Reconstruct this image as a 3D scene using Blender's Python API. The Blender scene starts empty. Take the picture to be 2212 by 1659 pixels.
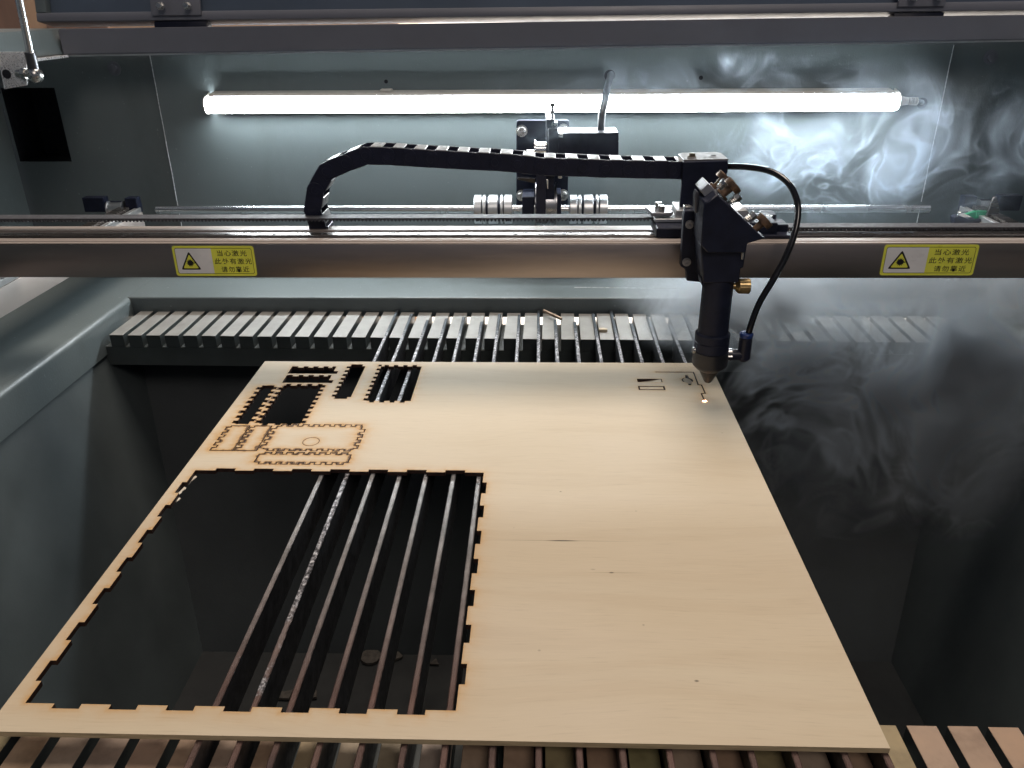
import bpy, bmesh, math, random
import numpy as np
from mathutils import Vector, Matrix, noise, geometry
random.seed(7)
scene = bpy.context.scene
S = 0.001                      # everything below is measured in millimetres

# ------------------------------------------------------------------ camera
# pinhole measured from the photograph: focal 1750 px on a 2212 px wide picture,
# camera 300 mm above the plywood sheet (sheet top = z 0)
F, CX, CY, H = 1750., 1106., 829.5, 300.
pitch, yaw, roll = math.radians(25.36), math.radians(1.98), math.radians(.56)
fw = Vector((-math.sin(yaw)*math.cos(pitch), math.cos(yaw)*math.cos(pitch), -math.sin(pitch)))
r0 = Vector((math.cos(yaw), math.sin(yaw), 0)); u0 = r0.cross(fw)
RT = r0*math.cos(roll) - u0*math.sin(roll); UP = u0*math.cos(roll) + r0*math.sin(roll)
CAM = Vector((0, 0, H))
cam = bpy.data.objects.new('camera', bpy.data.cameras.new('camera'))
scene.collection.objects.link(cam)
cam.data.sensor_width = 36; cam.data.lens = 36*F/2212
cam.data.clip_start = .01; cam.data.clip_end = 100
cam.matrix_world = Matrix.Translation(CAM*S) @ Matrix((RT, UP, -fw)).transposed().to_4x4()
scene.camera = cam

def ray(x, y): return RT*((x-CX)/F) - UP*((y-CY)/F) + fw
def atz(x, y, z=0.): d = ray(x, y); return CAM + d*((z-H)/d.z)     # survey point on a level plane
def aty(x, y, Y): d = ray(x, y); return CAM + d*(Y/d.y)            # ... on a plane facing the operator
def atx(x, y, X): d = ray(x, y); return CAM + d*(X/d.x)

# ------------------------------------------------------------------ world and lamps
w = bpy.data.worlds.new('World'); scene.world = w; w.use_nodes = True
w.node_tree.nodes['Background'].inputs[0].default_value = (.62, .74, 1, 1)
w.node_tree.nodes['Background'].inputs[1].default_value = .095
def area(name, loc, target, size, power, col, sy=None):
    l = bpy.data.lights.new(name, 'AREA'); l.energy = power; l.color = col; l.size = size
    if sy: l.shape = 'RECTANGLE'; l.size_y = sy
    o = bpy.data.objects.new(name, l); scene.collection.objects.link(o); o.location = loc
    o.rotation_euler = (Vector(target)-Vector(loc)).to_track_quat('-Z', 'Y').to_euler(); return o
area('ceiling_and_fill_lamp', (.05, 1.25, 2.4), (0, .5, 0), 1.1, 52, (1, .87, .745))
area('ceiling_and_fill_lamp', (.5, -1.4, 2.0), (0, .4, 0), .9, 19, (1, .88, .79))  # added fill from the front, brightens the beam face and stickers
area('ceiling_and_fill_lamp', (.9, 3.2, 2.2), (.9, 4.4, 1.0), 1.2, 800, (1, .95, .9))  # added to whiten the room wall seen under the lid
scene.view_settings.view_transform = 'Standard'; scene.view_settings.look = 'None'
scene.view_settings.exposure = 0; scene.view_settings.gamma = 1
try:
    scene.cycles.volume_step_rate = 2.5; scene.cycles.volume_max_steps = 128
    scene.cycles.volume_bounces = 2; scene.cycles.max_bounces = 6
    scene.cycles.sample_clamp_indirect = 4
except Exception: pass

# ------------------------------------------------------------------ materials
MATS = {}
class NT:
    def __init__(s, name):
        s.m = bpy.data.materials.new(name); s.m.use_nodes = True; s.t = s.m.node_tree; s.n = s.t.nodes
        s.b = s.n['Principled BSDF']; s.out = s.n['Material Output']; MATS[name] = s.m
    def new(s, typ, **k):
        n = s.n.new(typ)
        for a, v in k.items():
            if a.startswith('i_'):
                key = a[2:]; key = int(key) if key.isdigit() else key.replace('_', ' ')
                n.inputs[key].default_value = v
            else: setattr(n, a, v)
        return n
    def ln(s, a, b): s.t.links.new(a, b)
    def coord(s, scale=(1, 1, 1), rnd=False):
        c = s.new('ShaderNodeNewGeometry')      # world position: grain does not depend on how a part is cut
        mp = s.new('ShaderNodeMapping'); mp.inputs['Scale'].default_value = scale
        s.ln(c.outputs['Position'], mp.inputs[0])
        return mp.outputs[0]
    def noise(s, vec, scale, detail=3, rough=.55, dist=0):
        n = s.new('ShaderNodeTexNoise'); n.inputs['Scale'].default_value = scale; n.inputs['Detail'].default_value = detail
        n.inputs['Roughness'].default_value = rough; n.inputs['Distortion'].default_value = dist
        s.ln(vec, n.inputs['Vector']); return n.outputs['Fac']
    def ramp(s, fac, stops):
        r = s.new('ShaderNodeValToRGB'); e = r.color_ramp.elements
        while len(e) < len(stops): e.new(.5)
        for q, (p, c) in zip(e, stops): q.position = p; q.color = c if len(c) == 4 else (*c, 1)
        s.ln(fac, r.inputs[0]); return r.outputs[0]
    def bump(s, h, strength, dist):
        b = s.new('ShaderNodeBump'); b.inputs['Strength'].default_value = strength; b.inputs['Distance'].default_value = dist
        s.ln(h, b.inputs['Height']); s.ln(b.outputs[0], s.b.inputs['Normal'])
    def mathn(s, op, a, b=None, clamp=False):
        m = s.new('ShaderNodeMath', operation=op); m.use_clamp = clamp
        for i, v in enumerate((a, b)):
            if v is None: continue
            if isinstance(v, (int, float)): m.inputs[i].default_value = v
            else: s.ln(v, m.inputs[i])
        return m.outputs[0]
def simple(name, col, rough=.5, metal=0., var=.15, nscale=60, bump=0., bscale=900, stretch=(1, 1, 1), spec=.5, rvar=.12, coat=0):
    t = NT(name); v = t.coord(stretch)
    n = t.noise(v, nscale, 4)
    lo = tuple(c*(1-var) for c in col); hi = tuple(min(1, c*(1+var)) for c in col)
    t.ln(t.ramp(n, [(.3, lo), (.7, hi)]), t.b.inputs['Base Color'])
    n2 = t.noise(v, nscale*2.3, 3)
    r = t.new('ShaderNodeMapRange'); t.ln(n2, r.inputs[0]); r.inputs[1].default_value = .25; r.inputs[2].default_value = .75
    r.inputs[3].default_value = max(0, rough-rvar); r.inputs[4].default_value = min(1, rough+rvar); t.ln(r.outputs[0], t.b.inputs['Roughness'])
    t.b.inputs['Metallic'].default_value = metal; t.b.inputs['Specular IOR Level'].default_value = spec
    if coat: t.b.inputs['Coat Weight'].default_value = coat; t.b.inputs['Coat Roughness'].default_value = .15
    if bump: t.bump(t.noise(v, bscale, 2), bump, .0004)
    return t.m
paint = simple('grey_green_paint', (.128, .153, .158), .36, var=.03, nscale=5, bump=.35, bscale=520, rvar=.015)
tq = NT.__new__(NT); tq.m = paint; tq.t = paint.node_tree; tq.n = tq.t.nodes; tq.b = tq.n['Principled BSDF']
vq = tq.coord(); src = tq.b.inputs['Base Color'].links[0].from_socket
m1 = tq.new('ShaderNodeMixRGB'); tq.ln(tq.ramp(tq.noise(vq, 260, 2, .6), [(.70, (0, 0, 0)), (.76, (.5, .5, .5))]), m1.inputs[0]); tq.ln(src, m1.inputs[1]); m1.inputs[2].default_value = (.34, .36, .36, 1)
m2 = tq.new('ShaderNodeMixRGB'); tq.ln(tq.ramp(tq.noise(tq.coord((1, 1, .5)), 11, 5, .65), [(.52, (0, 0, 0)), (.72, (.45, .45, .45))]), m2.inputs[0]); tq.ln(m1.outputs[0], m2.inputs[1]); m2.inputs[2].default_value = (.085, .10, .098, 1)
tq.ln(m2.outputs[0], tq.b.inputs['Base Color'])
paint_dark = simple('rail_paint', (.15, .155, .18), .40, var=.08, nscale=14, bump=.35, bscale=600, rvar=.06)
pit_shade_paint = simple('pit_shade_paint', (.026, .032, .035), .6, var=.2, nscale=9, bump=.2, bscale=400)  # cabinet paint darkened, the pit's shade is put into its colour
side_shade_paint = simple('hopper_side_shade_paint', (.062, .076, .080), .55, var=.2, nscale=9, bump=.2, bscale=400)  # same paint darkened less, shade of the hopper sides in the colour
black_ano = simple('black_anodised', (.010, .013, .028), .48, 0, var=.25, nscale=80, bump=.12, bscale=1500, spec=.25)  # blue in the base colour stands in for lens veil
black_pl = simple('black_plastic', (.012, .014, .030), .42, 0, var=.2, nscale=90, bump=.08, bscale=1200, spec=.35)  # bluish lens veil painted into the black here too
hose_m = simple('hose_polyurethane', (.008, .008, .010), .16, 0, var=.1, spec=.6)
steel = simple('polished_steel', (.66, .68, .70), .27, 1, var=.05, nscale=9, rvar=.02)
screwm = simple('zinc_screw', (.50, .49, .47), .30, 1, var=.2, nscale=200)
alu = simple('machined_aluminium', (.60, .62, .64), .36, 1, var=.04, nscale=30, rvar=.02)
alu_cast = simple('satin_aluminium', (.62, .62, .62), .42, .85, var=.1, nscale=70, bump=.1)
beam_m = simple('champagne_anodised', (.40, .35, .33), .42, 1, var=.05, nscale=60, bump=.06, bscale=2500, stretch=(.15, 2, 2), rvar=.05)
beam_edge = simple('bare_extrusion', (.36, .31, .28), .52, .4, var=.06, nscale=60, stretch=(.1, 3, 3), rvar=.06)
rail_dark = simple('oiled_rail_steel', (.17, .15, .14), .28, .9, var=.3, nscale=60, stretch=(.2, 4, 4))
zinc_rack = simple('zinc_plated_rack', (.285, .28, .265), .5, .15, var=.12, nscale=45, bump=.1, bscale=300, rvar=.1)
rack_body = simple('rack_shade_paint', (.045, .055, .056), .5, 0, var=.15, nscale=30, bump=.2)  # body colour darkened to paint shade into the slots between teeth
brass = simple('knurled_brass', (.40, .29, .14), .36, .9, var=.25, nscale=220)
brass_old = simple('tarnished_brass', (.19, .125, .085), .45, .8, var=.35, nscale=260)
hammer = simple('hammered_zinc', (.78, .77, .78), .30, .6, var=.15, nscale=250, bump=1., bscale=330)
belt_m = simple('belt_rubber', (.06, .06, .068), .62, 0, var=.3, nscale=150, bump=.4, bscale=1500)
case_m = simple('lamp_casing', (.55, .52, .47), .45, 0, var=.05)
cable_m = simple('grey_cable', (.022, .027, .034), .5, 0, var=.15)
yellow = simple('yellow_vinyl', (.86, .86, .10), .35, 0, var=.06, nscale=60)
white_v = simple('white_vinyl', (.85, .84, .83), .35, 0, var=.06, nscale=60)
ink = simple('black_ink', (.012, .012, .012), .45, 0)
blue_pl = simple('blue_plastic', (.012, .035, .16), .35, 0)
green_pl = simple('green_plastic', (.0, .30, .13), .4, 0)
tan_wood = simple('tan_cupboard', (.50, .33, .22), .55, 0, var=.12, nscale=4, stretch=(1, 1, .2))
brown_wood = simple('brown_cupboard', (.22, .135, .10), .5, 0, var=.2, nscale=6, stretch=(3, 1, .4))
room_white = simple('room_plaster', (.8, .79, .78), .8, 0, var=.03, nscale=3)
room_floor_m = simple('room_floor_tile', (.35, .33, .30), .5, 0, var=.08, nscale=3)
seam_m = simple('pale_seam_line', (.75, .78, .80), .3, .3, var=.25, nscale=160)
dark_hole = simple('dark_opening', (.006, .007, .012), .8, 0)
nozzle_m = simple('nozzle_brown_black', (.028, .026, .026), .38, .4, var=.3, nscale=180)
debris_m = simple('charred_scrap', (.075, .065, .055), .8, 0, var=.4, nscale=200)
led = NT('led_diffuser'); led.b.inputs['Base Color'].default_value = (.8, .8, .8, 1)
led.b.inputs['Emission Color'].default_value = (.89, .965, 1, 1); led.b.inputs['Emission Strength'].default_value = 66
hot = NT('glowing_cut'); hot.b.inputs['Emission Color'].default_value = (1, .55, .35, 1); hot.b.inputs['Emission Strength'].default_value = 45

# knife bars: steel whose top is crusted by slag, clean and dark towards the far end
t = NT('slag_crusted_steel'); v = t.coord()
n1 = t.noise(v, 420, 6, .75); n2 = t.noise(v, 55, 3, .6)
sx = t.new('ShaderNodeSeparateXYZ'); t.ln(v, sx.inputs[0])
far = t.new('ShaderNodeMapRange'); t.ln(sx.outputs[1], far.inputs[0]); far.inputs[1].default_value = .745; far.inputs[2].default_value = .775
ca = t.new('ShaderNodeAttribute'); ca.attribute_name = 'crust'; mask = t.ramp(t.mathn('ADD', ca.outputs['Fac'], t.mathn('SUBTRACT', n2, .5)), [(.45, (0, 0, 0)), (.58, (1, 1, 1))])
crust = t.ramp(n1, [(.40, (.02, .02, .022)), (.50, (.16, .155, .17)), (.60, (.62, .62, .64))])
warm_near = t.new('ShaderNodeMapRange'); t.ln(sx.outputs[1], warm_near.inputs[0]); warm_near.inputs[1].default_value = .29; warm_near.inputs[2].default_value = .42
cm_ = t.new('ShaderNodeMixRGB'); t.ln(warm_near.outputs[0], cm_.inputs[0]); t.ln(t.ramp(t.noise(v, 40, 3), [(.3, (.07, .045, .04)), (.7, (.15, .09, .075))]), cm_.inputs[1])  # reddish brown at the front paints warm room light onto the steel
t.ln(t.ramp(t.noise(v, 90, 3), [(.3, (.17, .17, .17)), (.7, (.36, .35, .35))]), cm_.inputs[2]); clean = cm_.outputs[0]
mx = t.new('ShaderNodeMixRGB'); t.ln(mask, mx.inputs[0]); t.ln(clean, mx.inputs[1]); t.ln(crust, mx.inputs[2])
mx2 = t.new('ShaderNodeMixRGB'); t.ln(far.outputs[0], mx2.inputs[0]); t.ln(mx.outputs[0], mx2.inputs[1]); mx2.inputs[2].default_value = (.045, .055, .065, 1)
t.ln(mx2.outputs[0], t.b.inputs['Base Color']); t.b.inputs['Metallic'].default_value = .45; t.b.inputs['Roughness'].default_value = .45
t.bump(n1, .8, .001)
slag = t.m
bar_side = simple('dark_bar_steel', (.05, .052, .056), .42, .5, var=.4, nscale=120)

# plywood face: pale poplar veneer, grain along X, burn halo from the vertex attribute
t = NT('plywood_face')
v = t.coord((1, 1, 1))
warp = t.new('ShaderNodeTexNoise'); warp.inputs['Scale'].default_value = 3.2; warp.inputs['Detail'].default_value = 2; t.ln(v, warp.inputs['Vector'])
wv = t.new('ShaderNodeVectorMath', operation='MULTIPLY_ADD'); t.ln(warp.outputs['Color'], wv.inputs[0]); wv.inputs[1].default_value = (0, .06, 0); t.ln(v, wv.inputs[2])
mg = t.new('ShaderNodeMapping'); mg.inputs['Scale'].default_value = (2.2, 24, 1); t.ln(wv.outputs[0], mg.inputs[0])
g1 = t.noise(mg.outputs[0], 1.0, 5, .55)
mf = t.new('ShaderNodeMapping'); mf.inputs['Scale'].default_value = (45, 900, 1); t.ln(wv.outputs[0], mf.inputs[0])
g2 = t.noise(mf.outputs[0], 1.0, 3, .6)
g3 = t.noise(v, 5.5, 2, .5)
colr = t.ramp(g1, [(.26, (.53, .445, .335)), (.42, (.59, .505, .385)), (.52, (.58, .495, .373)), (.56, (.56, .472, .352)), (.62, (.578, .495, .375)), (.76, (.60, .525, .40))])
gm = t.new('ShaderNodeMixRGB', blend_type='MULTIPLY'); gm.inputs[0].default_value = 1
t.ln(colr, gm.inputs[1]); t.ln(t.ramp(g2, [(.25, (.88, .87, .86)), (.42, (.98, .98, .98)), (.62, (1, 1, 1)), (.75, (1.06, 1.06, 1.06))]), gm.inputs[2])
gm2 = t.new('ShaderNodeMixRGB', blend_type='MULTIPLY'); gm2.inputs[0].default_value = 1
t.ln(gm.outputs[0], gm2.inputs[1]); t.ln(t.ramp(g3, [(.3, (.95, .93, .88)), (.7, (1, 1, 1))]), gm2.inputs[2])
last = gm2.outputs[0]
for (px, py, hw, hh, k) in ((1215, 1168, 13, .9, .22), (1215, 1168, 60, .6, .72), (1321, 1237, 2.0, .9, .3), (1330, 1237, 25, .7, .82), (1505, 1471, 1.6, 1., .3), (1211, 1062, 1.2, .8, .45),
                            (1281, 1230, 2, 1, .75), (1374, 1104, 1, .8, .7), (1165, 1405, 1.2, 1, .7), (1390, 1350, 1, 1, .7), (1110, 1140, 1, .6, .8), (1560, 935, 1.2, .7, .7)):
    p = atz(px, py)
    sb = t.new('ShaderNodeVectorMath', operation='SUBTRACT'); t.ln(v, sb.inputs[0]); sb.inputs[1].default_value = (p.x*S, p.y*S, 0)
    ml = t.new('ShaderNodeVectorMath', operation='MULTIPLY'); t.ln(sb.outputs[0], ml.inputs[0]); ml.inputs[1].default_value = (1000/hw, 1000/hh, 0)
    le = t.new('ShaderNodeVectorMath', operation='LENGTH'); t.ln(ml.outputs[0], le.inputs[0])
    f = t.new('ShaderNodeMapRange'); t.ln(le.outputs['Value'], f.inputs[0]); f.inputs[1].default_value = .2; f.inputs[2].default_value = 1.0
    f.inputs[3].default_value = k; f.inputs[4].default_value = 1.; f.interpolation_type = 'SMOOTHSTEP'
    m3 = t.new('ShaderNodeVectorMath', operation='MULTIPLY'); t.ln(last, m3.inputs[0])
    cb = t.new('ShaderNodeCombineXYZ'); [t.ln(f.outputs[0], cb.inputs[i]) for i in range(3)]
    t.ln(cb.outputs[0], m3.inputs[1]); last = m3.outputs[0]
at = t.new('ShaderNodeAttribute'); at.attribute_name = 'burn'
bn = t.noise(v, 160, 3, .6)
bf = t.mathn('MULTIPLY', at.outputs['Fac'], t.mathn('MULTIPLY', bn, 2.0), True)
t.n[-1] if False else None
bm1 = t.new('ShaderNodeMixRGB'); t.ln(bf, bm1.inputs[0]); t.ln(last, bm1.inputs[1]); bm1.inputs[2].default_value = (.50, .26, .06, 1)
b2 = t.new('ShaderNodeMapRange'); t.ln(bf, b2.inputs[0]); b2.inputs[1].default_value = .85; b2.inputs[2].default_value = 1.; b2.inputs[3].default_value = 0; b2.inputs[4].default_value = .85
bm2 = t.new('ShaderNodeMixRGB'); t.ln(b2.outputs[0], bm2.inputs[0]); t.ln(bm1.outputs[0], bm2.inputs[1]); bm2.inputs[2].default_value = (.06, .025, .01, 1)
t.ln(bm2.outputs[0], t.b.inputs['Base Color']); t.b.inputs['Roughness'].default_value = .62; t.b.inputs['Specular IOR Level'].default_value = .3
t.bump(g2, .12, .0003)
ply = t.m
char = simple('charred_cut_edge', (.030, .013, .009), .55, 0, var=.5, nscale=300)
ply_edge = simple('raw_ply_edge', (.42, .33, .20), .75, 0, var=.25, nscale=60, stretch=(1, 1, 14))

# ------------------------------------------------------------------ mesh helpers
ORG = {}
def finish(o, angle=35):
    me = o.data
    me.shade_smooth() if hasattr(me, 'shade_smooth') else None
    try: me.set_sharp_from_angle(angle=math.radians(angle))
    except Exception: pass
def obj(name, bm, mats, parent=None, label=None):
    me = bpy.data.meshes.new(name)
    o = bpy.data.objects.new(name, me); scene.collection.objects.link(o)
    org = Vector((0, 0, 0))
    if parent is not None:
        o.parent = parent; org = ORG[parent.name]
    bmesh.ops.recalc_face_normals(bm, faces=bm.faces)
    for vt in bm.verts: vt.co = (vt.co-org)*S
    bm.to_mesh(me); bm.free()
    for m in (mats if isinstance(mats, (list, tuple)) else [mats]): me.materials.append(m)
    ORG[o.name] = org; finish(o)
    if label: o['label'] = label
    return o
def thing(name, loc, label, cat, group=None):
    o = bpy.data.objects.new(name, None); scene.collection.objects.link(o)
    o.location = Vector(loc)*S; o.empty_display_size = .01; ORG[o.name] = Vector(loc)
    o['label'] = label; o['category'] = cat
    if group: o['group'] = group
    return o
def solo(name, bm, mats, label, cat, group=None):
    o = obj(name, bm, mats); o['label'] = label; o['category'] = cat
    if group: o['group'] = group
    return o
B = bmesh.new
def merge(dst, src, mi=0):
    me = bpy.data.meshes.new('tmp'); 
    for f in src.faces: f.material_index = mi
    src.to_mesh(me); src.free(); dst.from_mesh(me); bpy.data.meshes.remove(me); return dst
def box(bm, x0, x1, y0, y1, z0, z1, bev=.4, seg=1, mi=0, rot=None, piv=None):
    t = bmesh.new(); bmesh.ops.create_cube(t, size=1)
    for v in t.verts: v.co = Vector((x0+(x1-x0)*(v.co.x+.5), y0+(y1-y0)*(v.co.y+.5), z0+(z1-z0)*(v.co.z+.5)))
    if bev: bmesh.ops.bevel(t, geom=t.edges[:], offset=min(bev, .45*min(abs(x1-x0), abs(y1-y0), abs(z1-z0))), segments=seg, affect='EDGES', profile=.5)
    if rot is not None:
        piv = Vector(piv or ((x0+x1)/2, (y0+y1)/2, (z0+z1)/2))
        for v in t.verts: v.co = rot @ (v.co-piv) + piv
    return merge(bm, t, mi)
def frame_of(d):
    d = Vector(d).normalized(); a = Vector((0, 0, 1)) if abs(d.z) < .9 else Vector((1, 0, 0))
    x = d.cross(a).normalized(); return x, d.cross(x).normalized(), d
def turn(bm, p0, axis, prof, seg=24, mi=0, knurl=0):
    """lathe: prof = [(distance along axis, radius)]"""
    p0 = Vector(p0); x, y, d = frame_of(axis); t = bmesh.new(); rings = []
    for (h, r) in prof:
        rings.append([t.verts.new(p0 + d*h + (x*math.cos(2*math.pi*i/seg)+y*math.sin(2*math.pi*i/seg))*max(r, .001)*(1+(knurl*(i % 2)))) for i in range(seg)])
    for a, b in zip(rings, rings[1:]):
        for i in range(seg): t.faces.new((a[i], a[(i+1) % seg], b[(i+1) % seg], b[i]))
    t.faces.new(rings[0]); t.faces.new(rings[-1][::-1])
    return merge(bm, t, mi)
def rod(bm, p0, p1, r, seg=16, mi=0, ch=.3):
    d = Vector(p1)-Vector(p0); L = d.length; c = min(ch, r*.4)
    return turn(bm, p0, d, [(0, r-c), (c, r), (L-c, r), (L, r-c)], seg, mi)
def prism(bm, pts, vec, bev=.4, mi=0, seg=1):
    """planar outline (world points) pushed along vec"""
    t = bmesh.new(); f = t.faces.new([t.verts.new(Vector(p)) for p in pts])
    r = bmesh.ops.extrude_face_region(t, geom=[f]); 
    for v in [g for g in r['geom'] if isinstance(g, bmesh.types.BMVert)]: v.co += Vector(vec)
    if bev:
        try: bmesh.ops.bevel(t, geom=t.edges[:], offset=bev, segments=seg, affect='EDGES', profile=.5, clamp_overlap=True)
        except Exception: pass
    return merge(bm, t, mi)
def pp(bm, px, Y, depth, bev=.4, mi=0):
    return prism(bm, [aty(x, y, Y) for x, y in px], (0, depth, 0), bev, mi)
def tube(bm, pts, r, seg=14, mi=0, sub=6):
    P = [Vector(p) for p in pts]; path = []
    for i in range(len(P)-1):
        a, b, c, d = P[max(i-1, 0)], P[i], P[i+1], P[min(i+2, len(P)-1)]
        for k in range(sub):
            u = k/sub; path.append(.5*((2*b)+(c-a)*u+(2*a-5*b+4*c-d)*u*u+(3*b-a-3*c+d)*u**3))
    path.append(P[-1]); t = bmesh.new(); rings = []; prev = None
    for i, p in enumerate(path):
        d = (path[min(i+1, len(path)-1)]-path[max(i-1, 0)]).normalized()
        if prev is None: x, y, _ = frame_of(d)
        else: x = (prev - d*prev.dot(d)).normalized(); y = d.cross(x)
        prev = x; rings.append([t.verts.new(p+(x*math.cos(2*math.pi*k/seg)+y*math.sin(2*math.pi*k/seg))*r) for k in range(seg)])
    for a, b in zip(rings, rings[1:]):
        for k in range(seg): t.faces.new((a[k], a[(k+1) % seg], b[(k+1) % seg], b[k]))
    t.faces.new(rings[0]); t.faces.new(rings[-1][::-1]); return merge(bm, t, mi)
def capscrew(bm, p, d, r, h, mi=0, mi2=1):
    """socket head screw, p on the surface, d outward"""
    d = Vector(d).normalized(); p = Vector(p)
    turn(bm, p, d, [(0, r*1.35), (r*.2, r*1.35), (r*.2, r), (h*.85, r), (h, r*.85), (h, r*.5), (h*.5, r*.48)], 18, mi)

# ================================================================== THE CABINET
cab = thing('machine_cabinet', (0, 600, -344), 'grey-green painted sheet metal cabinet of the laser cutter, open at the top', 'machine cabinet')
WY = 1000.
# back wall with the dark opening at the left and a cable hole
bm = B()
lo = aty(35, 350, WY+9); ro = aty(155, 349, WY+9); to = aty(115, 182, WY+9)
OX0, OX1, OZ0, OZ1 = lo.x+4, ro.x, lo.z, to.z-4
SL, SR = aty(324, 118, WY).x, aty(2022, 280, WY).x; RW = WY+9
box(bm, SL, SR, WY, WY+2, 5, 262, .3)
obj('back_wall', bm, paint, cab)
bm = B(); box(bm, -660, OX0, RW, RW+2, 5, 262, 0); box(bm, OX0, OX1, RW, RW+2, 5, OZ0, 0); box(bm, OX0, OX1, RW, RW+2, OZ1, 262, 0)
box(bm, OX1, SL+20, RW, RW+2, 5, 262, 0); obj('recessed_wall_panel', bm, paint, cab)
bm = B(); box(bm, SR-20, 660, RW, RW+2, 5, 262, 0); obj('recessed_wall_panel', bm, paint, cab)
bm = B(); box(bm, OX0-1, OX1+1, WY+11.2, WY+70, OZ0-1, OZ1+1, 0)
bmesh.ops.delete(bm, geom=[f for f in bm.faces if f.normal.y < -.5], context='FACES')
obj('dark_opening', bm, dark_hole, cab, 'dark rectangular opening cut into the back wall at the left')
bm = B(); X = aty(324, 118, WY).x; tube(bm, [(X+random.uniform(-.25, .25), WY-.3, z) for z in range(12, 262, 22)], .42, 6); obj('seam', bm, seam_m, cab)  # pale tube paints in the light along the panel edge
bm = B(); X = aty(2022, 280, WY).x; tube(bm, [(X+random.uniform(-.25, .25), WY-.3, z) for z in range(74, 262, 22)], .42, 6)
tube(bm, [(X, WY-.3, z) for z in (48, 56, 64)], .4, 6); obj('seam', bm, seam_m, cab)
for (x, y, r) in ((834, 176, 2.2), (1514, 168, 2.4)):
    p = aty(x, y, WY); bm = B(); turn(bm, p+Vector((0, -.25, 0)), (0, 1, 0), [(0, r), (.2, r)], 20); obj('screw_hole', bm, dark_hole, cab)
p = aty(1317, 163, WY); bm = B(); turn(bm, p+Vector((0, -.3, 0)), (0, 1, 0), [(0, 6.2), (.25, 6.2)], 28); obj('cable_hole', bm, dark_hole, cab)
for (x, y) in ((247, 148), (2140, 123)):
    p = aty(x, y, RW); bm = B(); turn(bm, p+Vector((0, -.1, 0)), (0, -1, 0), [(0, 8), (.8, 8), (1.2, 5), (4, 4.6), (4.4, 4)], 20); obj('bolt', bm, paint_dark, cab)
# deck: sheet-metal frame round the bed opening, rounded inner edge
XL, XR, YB, ZD = -445., 456., 828., 10.
bm = B()
def deck_strip(bm, prof, pts_a, pts_b): pass
def lip(bm, path, inward, zt, zb, rad=5, w=200):
    """folded edge: flat deck then a rounded corner then a vertical lip; path = two points"""
    t = bmesh.new(); a, b = [Vector(p) for p in path]; inn = Vector(inward)
    prof = [(-w, zt)] + [(-rad+rad*math.sin(k*math.pi/12), zt-rad+rad*math.cos(k*math.pi/12)) for k in range(7)] + [(0, zb), (-2, zb)]
    A = [t.verts.new(a+inn*u+Vector((0, 0, z))) for u, z in prof]; Bq = [t.verts.new(b+inn*u+Vector((0, 0, z))) for u, z in prof]
    for i in range(len(prof)-1): t.faces.new((A[i], A[i+1], Bq[i+1], Bq[i]))
    return merge(bm, t)
lip(bm, [(XL-4, YB, 0), (XR+4, YB, 0)], (0, -1, 0), ZD, -12, 2.2, WY-YB-1)
obj('deck_back', bm, paint, cab)
bm = B(); lip(bm, [(XL, 150, 0), (XL, WY-1, 0)], (1, 0, 0), ZD-.15, -28, 6, 198)
box(bm, XL-2.2, XL-.2, YB-95, YB, -14, -5, 0)
obj('deck_side', bm, paint, cab)
bm = B(); lip(bm, [(XR, 150, 0), (XR, WY-1, 0)], (-1, 0, 0), ZD-.15, -28, 6, 187); obj('deck_side', bm, paint, cab)
# a thin weld line on the back deck at the right
bm = B(); a = atz(1240, 621, ZD); b = atz(1480, 623, ZD); tube(bm, [a+(b-a)*(k/8)+Vector((0, random.uniform(-.4, .4), .1)) for k in range(9)], .35, 6); obj('weld_line', bm, seam_m, cab)
# hopper under the bed
FX0, FX1, FY0, FY1, FZ = -366., 380., 300., 668., -344.
def quad(bm, *p): bm.faces.new([bm.verts.new(Vector(q)) for q in p])
bm = B(); quad(bm, (FX0, FY0, FZ), (FX1, FY0, FZ), (FX1, FY1, FZ), (FX0, FY1, FZ)); obj('hopper_floor', bm, simple('shaded_floor_paint', (.014, .016, .017), .65, 0, var=.3, nscale=14), cab)  # floor shade put into a still darker copy of the paint
bm = B(); quad(bm, (XL-3, 160, -27), (XL-3, YB, -27), (FX0, FY1, FZ), (FX0, FY0, FZ)); obj('hopper_side', bm, side_shade_paint, cab)
bm = B(); quad(bm, (XR+3, 160, -27), (XR+3, YB, -27), (FX1, FY1, FZ), (FX1, FY0, FZ)); obj('hopper_side', bm, side_shade_paint, cab)
bm = B(); quad(bm, (XL-3, YB, -27), (XR+3, YB, -27), (FX1, FY1, FZ), (FX0, FY1, FZ)); obj('hopper_back', bm, pit_shade_paint, cab)
bm = B(); quad(bm, (XL-3, 160, -27), (XR+3, 160, -27), (FX1, FY0, FZ), (FX0, FY0, FZ)); obj('hopper_front', bm, pit_shade_paint, cab)
bm = B(); box(bm, -644, 644, 60, 160, -30, 8, 1); obj('front_sill', bm, paint, cab)
# side walls and outer skin
for sx_ in (-1, 1):
    bm = B(); box(bm, sx_*645-1, sx_*645+1, 60, WY+2, -700, 250, 0); obj('side_wall', bm, paint, cab)
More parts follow.
